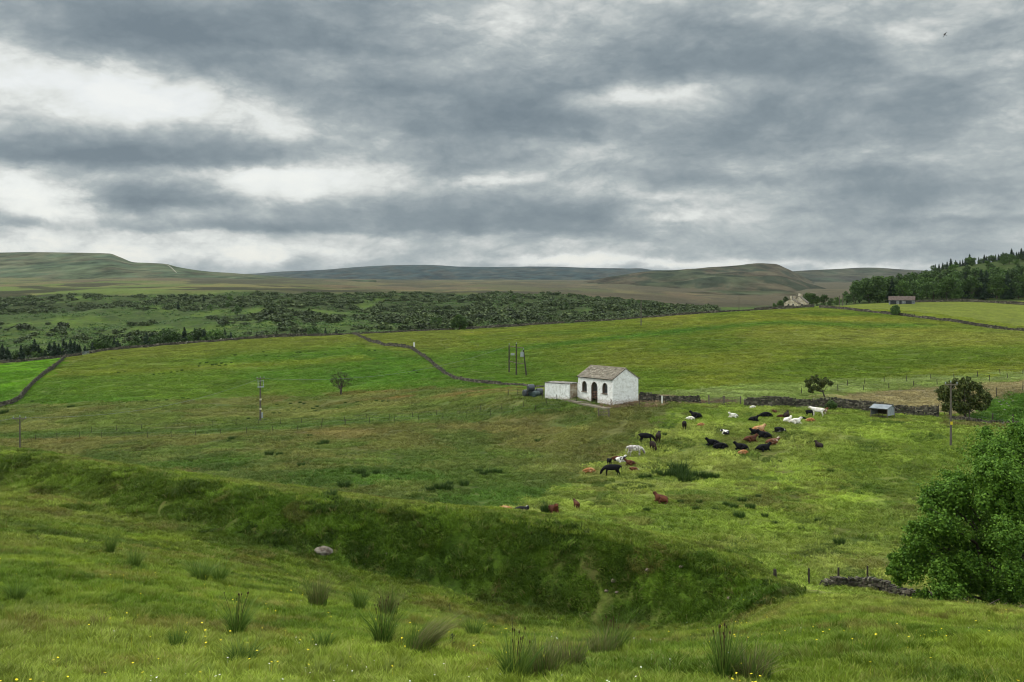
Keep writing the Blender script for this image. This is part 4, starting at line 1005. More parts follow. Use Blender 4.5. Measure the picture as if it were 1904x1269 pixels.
# ------------------------------------------------------------------ cattle and sheep: one skinned body for each pose
def skin_body(name, nodes, edges, sub=2):
    """nodes (x, y, z, rx, ry)"""
    me = bpy.data.meshes.new(name); me.from_pydata([n[:3] for n in nodes], edges, []); o = link(bpy.data.objects.new(name, me))
    sk = o.modifiers.new('s', 'SKIN'); sk.branch_smoothing = .6
    for i, n in enumerate(nodes):
        d = me.skin_vertices[0].data[i]; d.radius = (n[3], n[4] if len(n) > 4 else n[3]); d.use_root = (i == 0)
    ss = o.modifiers.new('u', 'SUBSURF'); ss.levels = sub; ss.render_levels = sub
    dg = bpy.context.evaluated_depsgraph_get(); dg.update()
    out = bpy.data.meshes.new_from_object(o.evaluated_get(dg)); bpy.data.objects.remove(o)
    out.polygons.foreach_set('use_smooth', [True] * len(out.polygons)); out.name = name
    return out
def cow_mesh(pose):
    N_, E = [], []
    def add(p, parent=None):
        N_.append(p); i = len(N_) - 1
        if parent is not None: E.append((parent, i))
        return i
    ly = pose.startswith('lie'); dz = -.58 if ly else 0
    hip = add((-.6, 0, 1.02 + dz, .37, .37)); mid = add((-.05, 0, .97 + dz, .43 if not ly else .48, .43), hip); ch = add((.48, 0, .99 + dz, .37, .4), mid)
    rump = add((-.88, 0, 1.1 + dz, .25, .25), hip)
    t1 = add((-1.06, 0, 1.06 + dz, .05, .05), rump); t2 = add((-1.1 if not ly else -1.2, .02, .72 + dz * .7, .03, .03), t1); add((-1.1 if not ly else -1.1, .05, .42 if not ly else .1, .05, .05), t2)
    H_ = {'stand': [(.78, 0, 1.14, .3), (.98, 0, 1.27, .21), (1.14, 0, 1.34, .17), (1.36, 0, 1.2, .11)],
          'graze': [(.8, 0, .96, .28), (1.0, 0, .7, .19), (1.12, 0, .42, .17), (1.2, 0, .16, .11)],
          'lie_up': [(.6, .03, .68, .3), (.72, .06, .9, .21), (.84, .1, 1.0, .18), (1.06, .16, .88, .11)],
          'lie_turn': [(.6, .12, .6, .3), (.66, .32, .7, .2), (.58, .52, .72, .17), (.38, .66, .56, .11)],
          'lie_low': [(.66, .04, .46, .3), (.84, .14, .42, .2), (.98, .22, .36, .17), (1.16, .34, .22, .11)]}[pose]
    par = ch; ids = []
    if ly: N_[hip] = (-.48, 0, .48, .47, .47); N_[mid] = (-.05, 0, .5, .52, .5); N_[ch] = (.36, 0, .5, .46, .46); N_[rump] = (-.72, 0, .44, .33, .33); N_[t1] = (-.98, .05, .34, .05, .05); N_[t2] = (-1.0, .15, .16, .04, .04); N_[t2 + 1] = (-.8, .35, .06, .05, .05)
    for q in H_: par = add(q + (q[3],), par); ids.append(par)
    hx, hy, hz = H_[2][:3]
    for s in (1, -1): add((hx - .06 * (1 if 'turn' not in pose else -1), hy + s * .2, hz + .1, .035, .05), ids[2])
    for s in (1, -1):
        if not ly:
            a = add((.5, s * .17, .76, .13, .15), ch); b_ = add((.52, s * .17, .42, .07, .07), a); c = add((.5, s * .17, .1, .052, .052), b_); add((.55, s * .17, .02, .06, .06), c)
            ph = -.06 if s > 0 else .1
            a = add((-.66, s * .19, .78, .22, .22), hip); b_ = add((-.58 + ph, s * .19, .58, .14, .14), a); c = add((-.78 + ph, s * .18, .42, .066, .066), b_); d = add((-.74 + ph, s * .18, .1, .05, .05), c); add((-.68 + ph, s * .18, .02, .06, .06), d)
        else:
            a = add((.42, s * .26, .26, .16, .16), ch); b_ = add((.68, s * .28, .14, .085, .085), a); add((.45 if s > 0 else .9, s * .32, .07, .06, .06), b_)
            a = add((-.42, s * .3, .36, .27, .27), hip); b_ = add((-.08, s * .44, .22, .13, .13), a); c = add((-.42, s * .5, .1, .07, .07), b_); add((-.1, s * .54, .06, .055, .055), c)
    return skin_body('cow_' + pose, N_, E, 2)
COWM = {p: cow_mesh(p) for p in ('stand', 'graze', 'lie_up', 'lie_turn', 'lie_low')}
def coat(name, a, b=None, thr=.5, sc=1.6, c3=None):
    m, nt, bs = newmat('coat ' + name); N = NB(nt); tc = N.n('ShaderNodeTexCoord').outputs['Object']; oi = N.n('ShaderNodeObjectInfo').outputs['Random']
    off = N.n('ShaderNodeVectorMath', {'operation': 'SCALE'}, i0=(13.1, 7.7, 9.3), Scale=oi).outputs[0]
    v = N.n('ShaderNodeVectorMath', {'operation': 'ADD'}, i0=tc, i1=off).outputs[0]
    col = (*L3(*a), 1)
    if b: col = N.mixc(N.maprange(N.noise(v, sc, 4, .5).outputs[0], thr - .03, thr + .03, 0, 1), L3(*a), L3(*b))
    k = N.maprange(N.noise(v, 7, 4, .7).outputs[0], .3, .7, .8, 1.2)
    N.put(bs.inputs['Base Color'], N.mixc(1.0, col, N.n('ShaderNodeCombineColor', None, i0=k, i1=k, i2=k).outputs[0], 'MULTIPLY'))
    bs.inputs['Roughness'].default_value = .75; bs.inputs['Specular IOR Level'].default_value = .1; return m
COATS = {'black': coat('black', (20,20,23)), 'brownblack': coat('brown black', (48,36,30), (34,28,27)), 'brown': coat('brown', (92,58,42), (70,46,36)), 'red': coat('red', (96,56,40), (80,48,36)),
         'tan': coat('tan', (164,112,72), (184,146,108), .55), 'white': coat('white', (228,222,212), (206,196,184), .55, 3), 'pied': coat('pied', (226,220,212), (34,32,36), .5, 1.5), 'roan': coat('roan', (206,200,192), (140,130,128), .5, 4),
         'redwhite': coat('red and white', (104,66,48), (196,182,164), .62, 1.8), 'bw': coat('black with white', (32,31,34), (224,220,212), .64, 1.7)}
CG = 'cattle resting and grazing in the pasture'
CATTLE = [  # column, row of the feet, pose, heading (0 = facing right, 180 = left, 90 = away), coat, size, words, category
 (1294,778,'lie_up',150,'black',1,'black cow lying uppermost at the left, beside a white calf','cow'),
 (1284,780.5,'lie_low',170,'white',.62,'white calf lying flat against the uppermost black cow','calf'),
 (1272.5,799,'graze',80,'brownblack',.95,'dark cow standing end-on with its head down, above the grazing group','cow'),
 (1303.5,793,'lie_low',190,'tan',.62,'orange calf lying alone right of the dark end-on cow','calf'),
 (1363,777,'lie_up',195,'white',.8,'white heifer lying alone in the upper middle of the herd','cow'),
 (1349,809,'lie_turn',100,'pied',.85,'black and white calf curled up alone left of the brown cow','calf'),
 (1202,824,'graze',-10,'black',1.05,'big black cow grazing side-on above the grey roan cow','cow'),
 (1224,823,'stand',75,'brownblack',1,'dark cow standing end-on just right of the big black grazer','cow'),
 (1214.5,838,'graze',-80,'brownblack',.95,'dark cow seen end-on in front of the big black grazer','cow'),
 (1181,848,'graze',8,'roan',1.1,'grey and white roan cow grazing with a dark head','cow'),
 (1154,860,'lie_up',10,'pied',.85,'black and white young cow lying below the roan cow','cow'),
 (1147,856,'lie_low',170,'brown',.7,'brown calf lying behind the black and white one','calf'),
 (1171.6,865.5,'lie_up',165,'brown',.75,'brown calf lying just right of the black and white pair','calf'),
 (1133,866,'stand',-80,'black',.7,'small black calf standing above the grazing black cow','calf'),
 (1137,886,'graze',178,'black',1.12,'large black cow grazing side-on with head to the left, lowest of the standing cows','cow'),
 (1178,877,'lie_turn',180,'redwhite',.68,'tan and brown calf curled up right of the large grazing cow','calf'),
 (1096,879,'lie_low',175,'tan',.75,'orange and white calf lying at the pasture edge left of the grazing cow','calf'),
 (1325,829,'lie_up',170,'black',1,'black cow lying behind another in the left of the dark lying row','cow'),
 (1340,835,'lie_low',180,'black',1,'black cow stretched out in front at the left of the dark lying row','cow'),
 (1378,837,'lie_up',155,'black',1,'black cow lying head up above the small orange calf','cow'),
 (1382,845,'lie_low',185,'tan',.7,'small orange calf lying in front of the head-up black cow','calf'),
 (1400,759,'lie_low',180,'white',.5,'tiny white calf lying close under the stone wall','calf'),
 (1401.5,784,'lie_up',10,'black',.85,'black cow lying alone left of the pair beneath the wall','cow'),
 (1424,776.5,'lie_low',182,'black',1,'black cow lying with head stretched left, near the wall','cow'),
 (1441,768,'lie_turn',90,'brown',.55,'little brown calf curled up near the wall','calf'),
 (1463,777,'lie_up',60,'brownblack',.9,'dark cow lying behind the white pair','cow'),
 (1452,777,'lie_low',180,'brown',.6,'brown calf lying left of the dark cow behind the white pair','calf'),
 (1465,785.5,'lie_up',30,'white',.85,'left one of the two white cows lying together','cow'),
 (1480,788,'lie_up',-5,'white',.9,'right one of the two white cows lying together','cow'),
 (1491,781,'lie_low',5,'black',.6,'black calf lying behind the right white cow','calf'),
 (1507,784,'lie_low',170,'tan',.65,'pale tan calf flat in the grass below the black standing calf','calf'),
 (1506.5,774,'stand',0,'black',.72,'small black calf standing with its nose to the white cow','calf'),
 (1520,774.5,'stand',150,'white',1,'white cow standing beside the black calf near the wall','cow'),
 (1532,768,'lie_up',10,'redwhite',.75,'tan and white cow lying behind the standing white cow','cow'),
 (1448.5,805,'lie_turn',190,'bw',.95,'white cow with dark markings lying curled in mid-herd','cow'),
 (1411,804,'lie_up',5,'tan',1.05,'large tan cow lying behind two black ones','cow'),
 (1405,809,'lie_up',178,'black',.9,'black cow lying in front of the large tan cow','cow'),
 (1421,815,'lie_up',150,'black',1.05,'black cow lying at the lower right of the central trio','cow'),
 (1396,822,'lie_up',0,'brown',1,'dark brown cow lying side-on below the central trio','cow'),
 (1437,827,'lie_up',-5,'redwhite',.95,'brown cow with dark head lying behind the lowest black cow','cow'),
 (1420,839,'lie_up',3,'black',1.05,'long black cow lying lowest in the central group','cow'),
 (1522.5,834,'lie_up',100,'brownblack',.85,'dark brown calf sitting apart on the right, far from the others','calf'),
 (939,953,'lie_low',5,'tan',.8,'pale tan calf lying just over the crest of the bank','calf'),
 (970,957,'lie_turn',0,'bw',.95,'black calf lying just over the bank crest beside the tan calf','calf'),
 (1029.5,955,'lie_up',-80,'red',1,'red cow lying near a rush clump in the lower left pasture','cow'),
 (1072,948,'stand',105,'brown',.66,'brown calf standing alone right of the red cow','calf'),
 (1229,935,'lie_up',130,'red',.95,'rich red cow lying alone in the middle of the lower pasture','cow'),
]
for (px, py, pose, hd, ct, sc, lb, cat) in CATTLE:
    me = COWM[pose]; key = me.name + ct
    if key not in bpy.data.meshes: k_ = me.copy(); k_.name = key; k_.materials.clear(); k_.materials.append(COATS[ct])
    p = G(px, py, 72); o = link(bpy.data.objects.new('cow' if cat == 'cow' else 'calf', bpy.data.meshes[key]))
    s = sc * 1.08; o.scale = (s, s, s); o.rotation_euler = (0, 0, R(hd)); o.location = p - Vector((0, 0, .03)); tag(o, lb, cat, CG)
# sheep
sn = [(-.35, 0, .55, .24, .24), (0, 0, .56, .27, .27), (.3, 0, .56, .22, .22), (.52, 0, .5, .12, .12), (.68, 0, .36, .08, .08)]
se = [(0, 1), (1, 2), (2, 3), (3, 4)]
for x in (.28, -.34):
    for y in (.13, -.13): sn.append((x, y, .3, .06, .06)); se.append((2 if x > 0 else 0, len(sn) - 1)); sn.append((x, y, .02, .035, .035)); se.append((len(sn) - 2, len(sn) - 1))
SHEEP = skin_body('sheep_body', sn, se, 1); SHEEP.materials.append(simple('fleece', (214,208,192), 1, .15, 9, bump=.03))
for i, (px, dy, hd, sc) in enumerate([(10,14,0,1),(36,12,180,1),(62,13,20,1.1),(85,12,200,1),(186,6,0,1.5),(196,6.5,170,1.4),(267,5,0,1),(327,5,10,1.2),(336,5,180,1.3),(348,6,0,1.2),(410,5,0,1.2),(432,5,170,1.1),(508,6,0,1.3),(530,7,180,1.2),(550,6,0,1.2),(562,7,30,1.2)]):
    y = float(kdist(px, 12)) + dy; o = link(bpy.data.objects.new('sheep', SHEEP)); o.location = GY(px, y); o.scale = (sc * .95,) * 3; o.rotation_euler = (0, 0, R(hd))
    if px > 160: o.location.z = max(o.location.z, -(float(np.interp(px, PXG, PK[12])) - 3.4 - Y0) / F * y - sc * .4)
    tag(o, 'white sheep grazing just beyond the crest wall at left', 'sheep', 'sheep behind the crest wall')
for i, (px, py) in enumerate(((1865,566.5),(1880,567.5))):
    p = GY(px, 545); o = link(bpy.data.objects.new('sheep', SHEEP)); o.location = p; o.scale = (1.4,) * 3
    tag(o, ['white sheep by the upper right wall, left of its companion', 'white sheep by the upper right wall, nearer the picture edge'][i], 'sheep', 'sheep by the upper right wall')
# ------------------------------------------------------------------ leaves, crowns, trunks
def leaves(pos, nrm, size, rg, asp=1.5):
    """one rhomb per leaf or spray"""
    n = len(pos); a = rg.normal(size=(n, 3)); a -= nrm * (a * nrm).sum(1)[:, None]; a /= np.linalg.norm(a, axis=1)[:, None] + 1e-9
    b = np.cross(nrm, a); s = size[:, None] * .5
    v = np.stack([pos - a * s * asp, pos - b * s, pos + a * s * asp, pos + b * s], 1)
    return v.reshape(-1, 3), np.arange(n * 4).reshape(-1, 4)
def lobes_crown(lobes, per, size, seed, squash=1.0, holes=.42, sub=0):
    """leaves spread through each lobe, thinned by noise so that gaps and tufts form"""
    rg = np.random.default_rng(seed); Ps = []; Ns = []
    if sub:
        new = []
        for (cx, cy, cz, r) in lobes:
            new.append((cx, cy, cz, r * (.95 if sub > 5 else .8)))
            for _ in range(sub):
                d = rg.normal(size=3); d[2] = d[2] * .7 + .1; d /= np.linalg.norm(d); q = rg.uniform(.55, 1.0) * r
                new.append((cx + d[0] * q, cy + d[1] * q, cz + d[2] * q, r * rg.uniform(.2, .42)))
        lobes = new
    tot = sum(l[3] ** 2 for l in lobes)
    for (cx, cy, cz, r) in lobes:
        n = int(per * r * r / tot); d = rg.normal(size=(n, 3)); d /= np.linalg.norm(d, axis=1)[:, None]
        k = rg.random(n) ** .42 if not sub else np.clip(np.abs(rg.normal(size=n)) * .5 + .12, 0, 1.25); bump = 1 + .45 * (fbm(d[:, 0] * 2.2 + cx, d[:, 1] * 2.2 + d[:, 2] * 2.2 + cz, seed, 3) - .5) * 2
        p = d * (k * r * bump)[:, None]; p[:, 2] *= squash
        q = p + np.array([cx, cy, cz]); Ps.append(q)
        nn = d * .9 + rg.normal(size=(n, 3)) * .75 + np.array([0, 0, .45]); Ns.append(nn / np.linalg.norm(nn, axis=1)[:, None])
    Pn = np.concatenate(Ps); Nn = np.concatenate(Ns)
    L = float(np.mean([l[3] for l in lobes])); f = 1.9 / L
    g = fbm(Pn[:, 0] * f + Pn[:, 2] * f * .7, Pn[:, 1] * f + Pn[:, 2] * f * .8 + 7, seed + 2, 3)
    ok = g > holes - .0
    Pn = Pn[ok]; Nn = Nn[ok]; s = size * rg.uniform(.6, 1.4, len(Pn))
    v, f_ = leaves(Pn, Nn, s, rg)
    rnd = np.clip(rg.random(len(Pn)) * .6 + (g[ok] - holes) * 1.4, 0, 1)
    return v, f_, np.repeat(rnd, 4)
def crown_mesh(name, lobes, per, size, seed, mat, squash=1.0, holes=.42, sub=0):
    v, f, r = lobes_crown(lobes, per, size, seed, squash, holes, sub)
    return mesh_np(name, v, f, mat, {'rnd': ('FLOAT', 'POINT', r)})
def limbs(m, base, tips, r0, rg, wob=.12, split=.45):
    """trunk that forks into a limb for every tip"""
    base = Vector(base)
    c = sum((Vector(t) for t in tips), Vector()) / len(tips); fork = base.lerp(Vector((c.x * .35 + base.x * .65, c.y * .35 + base.y * .65, base.z + (c.z - base.z) * split)), 1)
    m.tube([base - Vector((0, 0, .3)), base.lerp(fork, .15), base.lerp(fork, .6) + Vector((rg.uniform(-wob, wob), 0, 0)), fork], [r0 * 1.35, r0 * 1.05, r0 * .88, r0 * .75], 8)
    for t in tips:
        t = Vector(t); L = (t - fork).length; a = fork + Vector((0, 0, -rg.uniform(0, .25) * (fork - base).length))
        mids = [a]; rr = [r0 * .5]
        for q in (.3, .6, .85, 1):
            mids.append(a.lerp(t, q) + Vector((rg.uniform(-1, 1), rg.uniform(-1, 1), rg.uniform(-.5, 1))) * wob * L * (1 - q * .5)); rr.append(r0 * .5 * (1 - q * .85))
        m.tube(mids, rr, 5)
        for _ in range(3):
            k = rg.choice([1, 2, 3]); e = mids[k] + Vector((rg.uniform(-1, 1), rg.uniform(-1, 1), rg.uniform(-.2, .8))) * L * .4
            m.tube([mids[k], mids[k].lerp(e, .5) + Vector((rg.uniform(-.1, .1) * L, 0, 0)), e], [rr[k] * .6, rr[k] * .4, .012], 4)
def rand_lobes(rg, h, w, z0, n, top=1.0, flat=1.0):
    out = []
    for i in range(n):
        t = rg.random(); a = rg.uniform(0, 6.283); z = z0 + (h - z0) * (t ** .9)
        env = math.sin(math.pi * min(1, max(.06, (z - z0 * .7) / (h - z0 * .7))) ** .8) ** .7
        rr = w * .5 * env * math.sqrt(rg.random()) * .95
        r = w * rg.uniform(.14, .23)
        out.append((rr * math.cos(a), rr * math.sin(a), min(z, h - r * .8), r))
    out.append((0, 0, (z0 + h) / 2, w * .3))
    return out
LEAF_DARK = leafmat('dark foliage', (44,66,30), (78,102,46), .18)
LEAF_MID = leafmat('mid green foliage', (48,74,28), (84,110,44), .22)
LEAF_BRIGHT = leafmat('fresh ash foliage', (48,86,22), (114,150,50), .28, var=.0)
LEAF_CON = leafmat('conifer needles', (26,44,28), (48,68,40), .08, var=.22)
LEAF_GORSE = leafmat('gorse', (38,54,30), (80,92,50), .06, var=.42)
LEAF_THORN = leafmat('hawthorn foliage', (58,80,34), (112,116,58), .15)
LEAF_DULL = leafmat('dull thorn foliage', (44,50,30), (74,74,44), .15)
def tree_thing(name, loc, label, cat, crown_me, trunk_me, group=None, rz=0.0, sc=(1, 1, 1)):
    e = empty(name, loc, rz, label, cat, group); e.scale = sc
    link(bpy.data.objects.new('crown', crown_me), e); link(bpy.data.objects.new('trunk', trunk_me), e)
    return e
def broadleaf(seed, h, w, mat, per=2600, size=.55, z0f=.16, holes=.42):
    rg = random.Random(seed); lb = rand_lobes(rg, h, w, h * z0f, 15)
    m = MB(); limbs(m, (0, 0, 0), [l[:3] for l in lb[:7]], h * .022, rg)
    return crown_mesh('crown', lb, per, size, seed, mat, .9, holes), m.mesh('trunk', M_BARK)
def conifer(seed, h, w, mat, per=1700, size=.55):
    rg = np.random.default_rng(seed); n = per; t = rg.random(n) ** .75; z = h * (.06 + .94 * (1 - t)); 
    tier = .72 + .28 * np.cos(z / h * 2 * math.pi * 7 + rg.normal(size=n) * .5); a = rg.uniform(0, 6.283, n)
    lop = 1 + .25 * np.sin(a * 2 + seed) + .2 * np.sin(a * 5 + z * 1.3 + seed)
    rad = w * .5 * (1 - z / h) ** .85 * tier * lop * rg.random(n) ** .35 + .06
    pos = np.stack([rad * np.cos(a), rad * np.sin(a), z - rad * .25], 1)
    nn = np.stack([np.cos(a) * .5, np.sin(a) * .5, np.ones(n)], 1) + rg.normal(size=(n, 3)) * .5; nn /= np.linalg.norm(nn, axis=1)[:, None]
    v, f = leaves(pos, nn, size * rg.uniform(.6, 1.3, n) * (.5 + .6 * (1 - z / h)), rg, 1.8)
    m = MB(); m.tube([(0, 0, -.3), (0, 0, h * .5), (0, 0, h * .97)], [h * .018, h * .011, .02], 7)
    return mesh_np('crown', v, f, mat, {'rnd': ('FLOAT', 'POINT', np.repeat(rg.random(n), 4))}), m.mesh('trunk', M_BARK)

# big ash at lower right
TY = 66.0; tb = GY(1884, 68); kpx = TY / F
def tl(px, py, r, dy): return ((px - CX) / F * (TY + dy) - tb.x, TY + dy - tb.y, -(py - Y0) / F * (TY + dy) - tb.z, r * kpx)
TL = [(1870,850,50,0),(1905,835,48,3),(1850,880,42,-2),(1888,900,50,1),(1840,925,34,-2),(1800,905,30,1),(1760,935,40,-1),(1735,915,24,0),(1795,950,42,2),(1725,965,30,-1),(1700,1000,32,0),(1745,1000,38,1),(1680,1035,24,0),(1700,1062,24,-1),(1722,1042,32,-2),(1770,1045,40,0),(1815,1000,42,2),(1855,970,44,3),(1900,960,50,3),(1890,1020,44,4),(1840,1040,38,3),(1740,1090,30,-2),(1780,1095,32,-1),(1820,1090,26,1),(1950,880,60,0),(1990,960,60,1),(1960,1050,50,2),(2040,920,60,2),(2050,1010,55,0),(1930,820,44,0),(1980,830,44,2),(1870,1075,24,4),(1672,1048,14,0),(1712,935,16,0),(1840,830,16,0),(1855,812,14,1),(1888,806,18,0),(1870,1010,36,5),(1895,1060,36,5),(1850,1070,30,5),(1920,1090,34,5),(1830,1060,30,4),(1660,1060,16,0),(1690,1085,18,-1),(1760,1110,20,-2),(1715,1110,16,-1),(1850,985,34,-3),(1885,945,36,-3),(1815,1055,30,-3),(1862,1050,30,-3),(1905,1000,36,-3),(1900,1075,34,-3),(1870,1095,24,-3),(1770,905,28,0),(1795,925,30,-1),(1822,862,24,-1),(1812,888,24,0),(1715,985,24,-1),(1780,990,32,-2),(1745,1060,30,-2),(1850,1105,24,-2),(1800,1110,22,-2),(1760,1085,28,1),(1895,1110,24,-1)]
lob = [tl(*q) for q in TL]; lob = [(a, b + random.uniform(-1.6, 1.6), c, d) for a, b, c, d in lob]
m = MB(); rgt = random.Random(5)
limbs(m, (0, 0, 0), [lob[i][:3] for i in (0, 6, 9, 3, 14, 15, 24, 25, 17, 19)], .34, rgt, .09, .38)
for i in range(0, len(lob), 2):
    a_ = Vector(lob[i][:3]); c_ = Vector((a_.x * .4, a_.y * .4, a_.z * .62)); m.tube([c_, c_.lerp(a_, .5) + Vector((0, 0, .35)), a_], [.1, .07, .02], 5)
tree_thing('ash_tree', tb, 'large spreading bright green tree at the lower right corner', 'tree', crown_mesh('crown', lob, 640000, .115, 5, LEAF_BRIGHT, .85, .395, 7), m.mesh('trunk', M_BARK))
for i, (a_, b_, lb) in enumerate((((1805,1118),(1870,1141),'long bare fallen branch under the big tree'),((1850,1122),(1903,1140),'pale forked fallen branch nearest the right edge'),((1800,1132),(1846,1138),'short dark fallen branch in the brash heap'))):
    p0 = GY(a_[0], 55); p1 = GY(b_[0], 50); p0.z += .5; p1.z += .25 + .15 * i; m = MB(); c_ = p0.lerp(p1, .5) + Vector((0, 0, .3))
    m.tube([p0 - p0, c_ - p0, p1 - p0], [.13, .1, .05], 6); m.tube([c_ - p0, c_ - p0 + Vector((.8, -.5, .7))], [.06, .02], 5); m.tube([c_ - p0, c_ - p0 + Vector((-.6, .6, .4))], [.05, .02], 5)
    o = m.build('fallen_branch', M_BARK); o.location = p0; tag(o, lb, 'branch', 'fallen branches under the big tree')

# leaning hawthorn above the long wall
b = G(1535, 741); b.z -= .2; k_ = b.y / F
def near(px, py, r, dy, base, bpx, bpy): return ((px - bpx) * base.y / F, dy, (bpy - py) * base.y / F, r * base.y / F)
hl = [near(px, py, r, dy, b, 1535, 741) for px, py, r, dy in ((1507,708,9,0),(1516,704,9,.5),(1525,708,10,-.4),(1537,708,9,.4),(1545,712,6,0),(1503,716,6,.3),(1512,719,8,-.3),(1521,722,7,.2),(1506,725,6,0),(1530,716,6,.3),(1499,707,4,0))]
m = MB(); limbs(m, (0, 0, 0), [hl[i][:3] for i in (0, 1, 3, 4, 6, 8)], .16, random.Random(3), .08, .55)
tree_thing('hawthorn_tree', b, 'small wind-bent hawthorn leaning left above the long stone wall', 'tree', crown_mesh('crown', hl, 10000, .22, 8, LEAF_THORN, .7, .42, 3), m.mesh('trunk', M_BARK))
b = G(1545, 762); m = MB(); limbs(m, (0, 0, 0), [(-.5, 0, 1.4), (.6, .2, 1.2), (0, 0, 1.7)], .05, random.Random(9))
tree_thing('ivy_shrub', b, 'dark ivy growing on the long wall below the leaning hawthorn', 'shrub', crown_mesh('crown', [(0, 0, 1.0, .7), (-.4, 0, .6, .6), (.5, 0, .7, .6)], 900, .2, 12, LEAF_DARK), m.mesh('stem', M_BARK))
# big hawthorn right
b = G(1795, 778)
hl = [near(px, py, r, dy, b, 1795, 778) for px, py, r, dy in ((1757,728,13,0),(1770,718,13,1),(1785,714,13,-1),(1800,716,14,1),(1812,720,13,0),(1825,732,13,-.5),(1833,742,11,0),(1760,740,12,.5),(1775,735,16,0),(1795,735,18,1),(1812,742,16,0),(1765,752,12,-.5),(1785,755,15,0),(1805,757,14,.5),(1824,757,11,0),(1842,748,8,1),(1752,735,7,0),(1758,762,8,0),(1775,708,6,0),(1800,705,6,0),(1790,765,10,0),(1750,721,5,0))]
m = MB(); limbs(m, (0, 0, 0), [hl[i][:3] for i in (0, 2, 3, 5, 8, 9, 12, 14)], .22, random.Random(4), .08, .3)
tree_thing('hawthorn_tree', b, 'broad dense hawthorn behind the netting fence and tall pole', 'tree', crown_mesh('crown', hl, 36000, .24, 9, LEAF_THORN, .85, .42, 4), m.mesh('trunk', M_BARK))
# sparse thorn in the left field
b = G(634, 734); k_ = b.y / F
hl = [near(px, py, r, dy, b, 634, 734) for px, py, r, dy in ((622,702,7,0),(632,698,8,.5),(643,700,7,-.5),(650,706,6,0),(617,709,6,0),(627,710,7,.6),(640,710,7,0),(648,715,5,.4),(635,704,7,0),(620,717,4,0))]
m = MB(); limbs(m, (0, 0, 0), [l[:3] for l in hl], .24, random.Random(14), .1, .42)
limbs(m, (0.05, 0, 0), [(l[0] * 1.1, l[1] + .7, l[2] * 1.04) for l in hl], .14, random.Random(15), .14, .5)
tree_thing('thorn_tree', b, 'sparse half-bare thorn tree standing alone in the left field', 'tree', crown_mesh('crown', hl, 2400, .14, 15, LEAF_DULL, .9, .5), m.mesh('trunk', M_BARK))
# lone round tree on the crest
b = GY(854, 452); hl = [near(px, py, r, dy, b, 854, 616) for px, py, r, dy in ((846,600,7,0),(853,593,7,1),(861,598,7,-1),(866,605,5,0),(850,606,7,0),(858,608,6,1),(843,607,5,0),(863,611,4,0),(856,600,8,0))]
m = MB(); limbs(m, (0, 0, 0), [l[:3] for l in hl[:6]], .3, random.Random(6)); tree_thing('round_tree', b, 'single round leafy tree on the crest by the broken wall', 'tree', crown_mesh('crown', hl, 5500, .42, 16, LEAF_MID, .95, .4), m.mesh('trunk', M_BARK))
b = GY(1665, float(kdist(1665, 12)) - 3); hl = [near(px, py, r, dy, b, 1665, 594) for px, py, r, dy in ((1661,582,6,0),(1668,580,6,.6),(1664,587,7,0),(1671,586,4,0),(1659,588,4,0),(1665,577,4,0))]
m = MB(); limbs(m, (0, 0, 0), [l[:3] for l in hl], .12, random.Random(7)); tree_thing('round_bush', b, 'round dark bush against the slanting wall on the right hillside', 'bush', crown_mesh('crown', hl, 3000, .3, 17, LEAF_DARK, .95, .4), m.mesh('stem', M_BARK))

# ------------------------------------------------------------------ woodland on the right, each tree its own copy
BL = [broadleaf(30 + i, 14, 12.5, (LEAF_DARK, LEAF_MID, LEAF_DARK)[i % 3], 3000, .62) for i in range(6)]
CN = [conifer(50 + i, 13, 6.0 + .6 * i, LEAF_CON, 1900, .7) for i in range(4)]
rw = random.Random(77)
SIL = ([1560,1580,1600,1625,1660,1690,1720,1750,1800,1850,1904,2000,2300],[556,532,518,512,511,505,499,492,486,477,468,455,440])
def plant(name, px, Y, h, kind, label, cat, group, wide=1.0):
    me = BL[rw.randrange(6)] if kind == 'b' else CN[rw.randrange(4)]; hh = 14 if kind == 'b' else 13
    s = h / hh; p = GY(px, Y); tree_thing(name, p - Vector((0, 0, .2)), label, cat, me[0], me[1], group, rw.uniform(0, 6.28), (s * wide, s * wide, s))
n = 0
for (Y, x0, x1, st, hh) in ((575,1585,2110,23,15),(592,1574,2110,21,16),(612,1590,2110,21,16),(640,1615,2110,23,15),(668,1640,2110,25,12.5)):
    px = x0
    while px < x1:
        q = px + rw.uniform(-5, 5); top = float(np.interp(q, *SIL)); p = GY(q, Y); hmax = (-(top + 2 - Y0) / F * Y) - p.z
        h = min(hh * rw.uniform(.85, 1.18), hmax) if Y < 600 else min(hh * rw.uniform(.9, 1.1), hmax)
        if 1640 < q < 1715 and Y < 590: q += 0
        if h > 4.5:
            if rw.random() < .12: plant('conifer_tree', q, Y, h, 'c', 'dark conifer standing among the leafy trees of the right-hand wood', 'tree', 'conifers in the right-hand wood')
            else: plant('woodland_tree', q, Y, h, 'b', 'dense dark broadleaf tree in the wood on the right', 'tree', 'broadleaf trees of the right-hand wood')
        px += st * rw.uniform(.85, 1.15)
